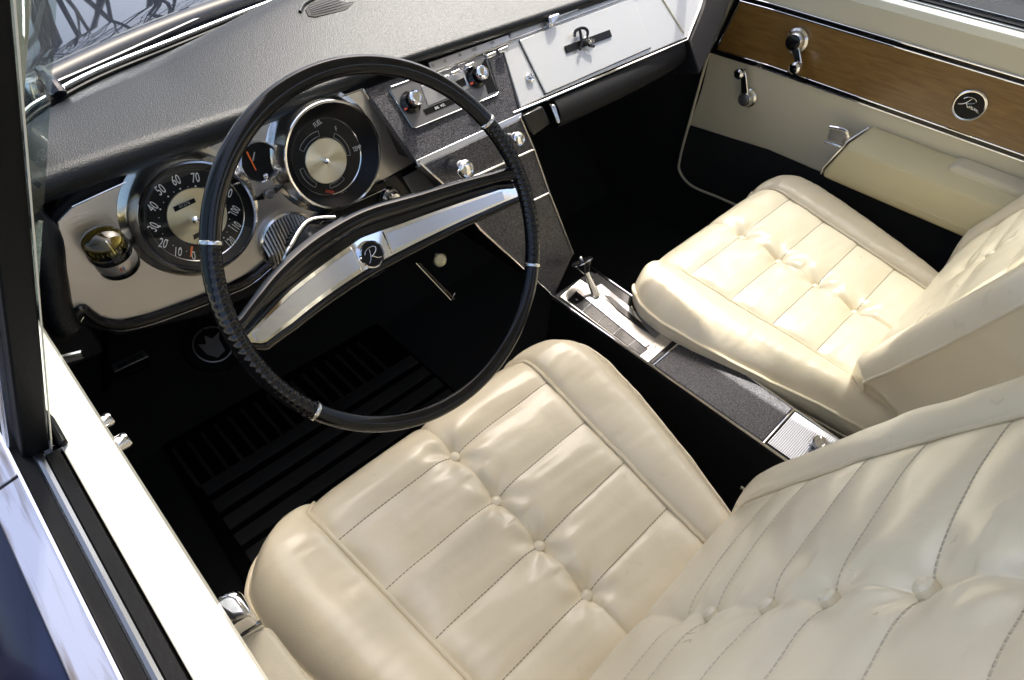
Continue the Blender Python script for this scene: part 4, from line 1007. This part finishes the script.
    def wb(t): return .212 - .03 * sm((t - .15) / .3) - .02 * sm((t - .4) / .1) - .015 * sm((.02 - t) / .1)
    t0, t1 = -.10, .54
    def bs(s, t, o=0):
        W_ = hb(t); wi_ = wb(t); a = abs(s); d = .0
        if a > wi_:
            q = (a - wi_) / (W_ - wi_); d += .004 + .011 * math.sin(PI * min(1, q)) ** .8
            if q > .5: d -= .022 * ((q - .5) / .5) ** 2.2
            d -= .007 * math.exp(-((a - wi_) / .005))
        else:
            ts = [-.10, -.02] + TB + [.50, .60]; p = 0
            for a0, a1 in zip(ts[:-1], ts[1:]):
                if a0 <= t < a1: q = (t - a0) / (a1 - a0); p = 1 - abs(2 * q - 1) ** 2.4; break
            edge = 1 - math.exp(-(wi_ - a) / .012)
            d += .0035 * p * edge * (1 - .3 * math.exp(-(s / .022) ** 2)) + .004 * edge
            d -= .0050 * math.exp(-a / .0060) * (.5 + .5 * (1 - p))
            dm = min(((t - tb_) ** 2 + s * s, tb_) for tb_ in TB); r_ = math.sqrt(dm[0]); an = math.atan2(s, t - dm[1])
            d -= .0100 * math.exp(-(r_ / .021) ** 1.3)
            d += .0012 * math.sin(5 * an + dm[1] * 30) * math.exp(-((r_ - .035) / .022) ** 2)
        d -= .05 * sm((t - .44) / .12) ** 2 + .035 * sm((.0 - t) / .10)
        d += .003 * noise.noise(V((s * 8, t * 8, cx * 5))) + .0013 * noise.noise(V((s * 22, t * 26, cx)))
        return O + V((s, 0, 0)) + T * t + Nn * (d + o)
    NA, NB = 230, 240; v = []; f = []
    for j in range(NB + 1):
        t = t0 + (t1 - t0) * j / NB; w_ = hb(t)
        for i in range(NA + 1): v.append(bs((i / NA * 2 - 1) * w_, t))
    for j in range(NB):
        for i in range(NA): k = j * (NA + 1) + i; f.append([k, k + 1, k + NA + 2, k + NA + 1])
    per = [j * (NA + 1) for j in range(NB + 1)] + [NB * (NA + 1) + i for i in range(1, NA)] + [j * (NA + 1) + NA for j in range(NB, -1, -1)]
    P = [v[i] for i in per]; n = len(P); nm = []
    for i in range(n):
        q = P[min(n - 1, i + 2)] - P[max(0, i - 2)]; q = q - Nn * q.dot(Nn); nm.append(Nn.cross(q).normalized())
    prev = per
    for o, dz in [(.004, -.010), (.006, -.03), (.004, -.06), (-.004, -.095), (-.02, -.115), (-.06, -.125), (-.16, -.125)]:
        base_i = len(v)
        for i in range(n): v.append(P[i] + nm[i] * o + Nn * dz)
        for i in range(n - 1): f.append([prev[i], prev[i + 1], base_i + i + 1, base_i + i])
        prev = list(range(base_i, base_i + n))
    BK = mk('backrest', v, f, M['leather'], root, smooth=70)
    B().tube([p + q * .001 + Nn * .0005 for p, q in zip(P[::2], nm[::2])], .0032, 8).build('piping', M['piping'], BK)
    for sd in (-1, 1):
        pts = [bs(sd * wb(t), t, .0032) for t in [-.09 + i * (.58 / 90) for i in range(91)]]
        B().tube(pts, .0030, 8).build('insert_piping', M['piping'], BK)
    for tb_ in TB:
        st = B()
        for sd in (-1, 1):
            x0_ = .008
            while x0_ < wb(tb_) - .004:
                a = bs(sd * x0_, tb_, .0004); c = bs(sd * (x0_ + .0038), tb_, .0004); st.tube([a, c], .00075, 4, cap=False); x0_ += .0056
        st.build('stitching', M['backthread'], BK)
    for tb_ in TB[1:]:
        B().lathe([(.0076, -.012), (.0080, .0000), (.0074, .0034), (.0048, .0056), (0, .0062)], bs(0, tb_, .0085), Nn, 24).build('button', M['piping'], BK)
    return root
make_seat(.305, 'cream leather bucket seat behind the steering wheel, nearest the camera')
make_seat(1.080, 'sunlit cream leather bucket seat beside the passenger door', .042)

# ------------------------------------------------------------------ footwell
mt = thing('floor_mat', 'black ribbed rubber mat on the carpet under the steering wheel', 'floor mat', (.28, .8, .2))
B().slab([(.0, .56, .202), (.56, .56, .202), (.56, 1.02, .202), (.02, 1.02, .202)], (0, 0, .004)).build('mat_sheet', M['rubber'], mt, bevel=.002)
rbm = B(); rbw = B()
zf = .225
for i in range(5):
    a = V((205, 492, 0)).lerp(V((250, 560, 0)), i / 4); p = hz(a.x, a.y, zf); rbw.slab([(p.x, p.y, .206), (.55, p.y, .206), (.55, p.y + .030, .206), (p.x, p.y + .030, .206)], (0, 0, .006))
rbw.build('wide_ribs', M['matrubber'], mt, bevel=.001)
for i in range(16):
    x = .03 + i * .030; rbm.slab([(x, .86, .206), (x + .007, .86, .206), (x + .007, .98, .206), (x, .98, .206)], (0, 0, .004))
rbm.build('fine_ribs', M['matrubber'], mt)
pk = thing('parking_brake_pedal', 'small parking brake pedal with a pale lettered bar, left of the footwell', 'pedal', hz(130, 365, .52))
zz = .55
B().slab([hz(u, v, zz) for u, v in [(112, 368), (116, 377), (150, 363), (144, 351)]], (0, 0, -.012)).build('pedal_pad', M['rubber'], pk, bevel=.002)
PB = B().slab([hz(u, v, zz + .002) for u, v in [(112, 366), (115, 373), (149, 357), (144, 350.5)]], (0, 0, .003)).build('lettered_bar', M['gun'], pk, bevel=.001)
rr_ = hz(148, 354, zz) - hz(113, 370, zz)
text('bar_letters', [('BRAKE', hz(131, 361.5, zz + .0065), rr_, V((-rr_.y, rr_.x, 0)), .016, .8)], M['dial'], PB)
B().tube([hz(111, 371, zz), hz(105, 390, .50), hz(105, 330, .50)], .006, 8).build('pedal_arm', M['rubber'], pk)
bp_ = thing('brake_pedal', 'round-badged dark brake pedal beneath the left of the steering wheel', 'pedal', hz(215, 345, .42))
o = hz(213, 345, .44); ax = V((0, -.6, .8)).normalized()
PD = B().lathe([(.052, -.008), (.054, 0), (.050, .004), (0, .004)], o, ax, 40).build('pedal_pad', M['rubber'], bp_)
B().lathe([(.034, .0042), (.035, .006), (.033, .0065), (.032, .0042)], o, ax, 40).build('pad_ring', M['gun'], PD)
ux = V((0, .8, .6))
B().slab([o + ax * .0045 + RX * a + ux * b_ for a, b_ in [(-.018, -.012), (-.006, -.026), (.012, -.020), (.014, .004), (.022, .016), (.004, .010), (-.004, .022), (-.010, .006), (-.022, .012)]], ax * .0015).build('pad_mark', M['gun'], PD)
B().tube([o - ax * .005, o + V((0, .12, .10)), o + V((0, .18, .35))], .009, 8).build('pedal_arm', M['rubber'], bp_)
# key-like bracket and lamp under the column
ul = thing('courtesy_lamp', 'small amber lamp in a chrome holder under the centre of the dash', 'lamp', hz(440, 258, .62))
o = hit(438, 259, (0, .66, .62), N3)
B().lathe([(.011, 0), (.0135, .004), (.014, .012), (.012, .015)], o, V((-.25, -.85, .45)), 28).build('lamp_holder', M['chrome'], ul)
B().lathe([(.0125, .010), (.009, .016), (0, .018)], o, V((-.25, -.85, .45)), 24).build('lens', M['armvinyl'], ul)
LS = B().tube([hit(418, 262, (0, .66, .62), N3), hit(454, 299, (0, .64, .60), N3)], .004, 6)
LS.build('bracket', M['black'], ul)
B().tube([hit(416, 263, (0, .655, .62), N3), hit(451, 300, (0, .635, .60), N3), hit(455, 293, (0, .635, .60), N3)], .0012, 6).build('bracket_edge', M['chromesoft'], ul)
# seat-belt stub between the driver's seat and the console
B().tube([hz(741, 488, .45), hz(750, 493, .45)], .004, 8)
sb = B().tube([hz(741, 487, .45), hz(752, 495, .45)], .0035, 8).build('seat_lever', M['chromesoft']); tag(sb, 'short pale metal lever in the gap beside the driver seat', 'lever')
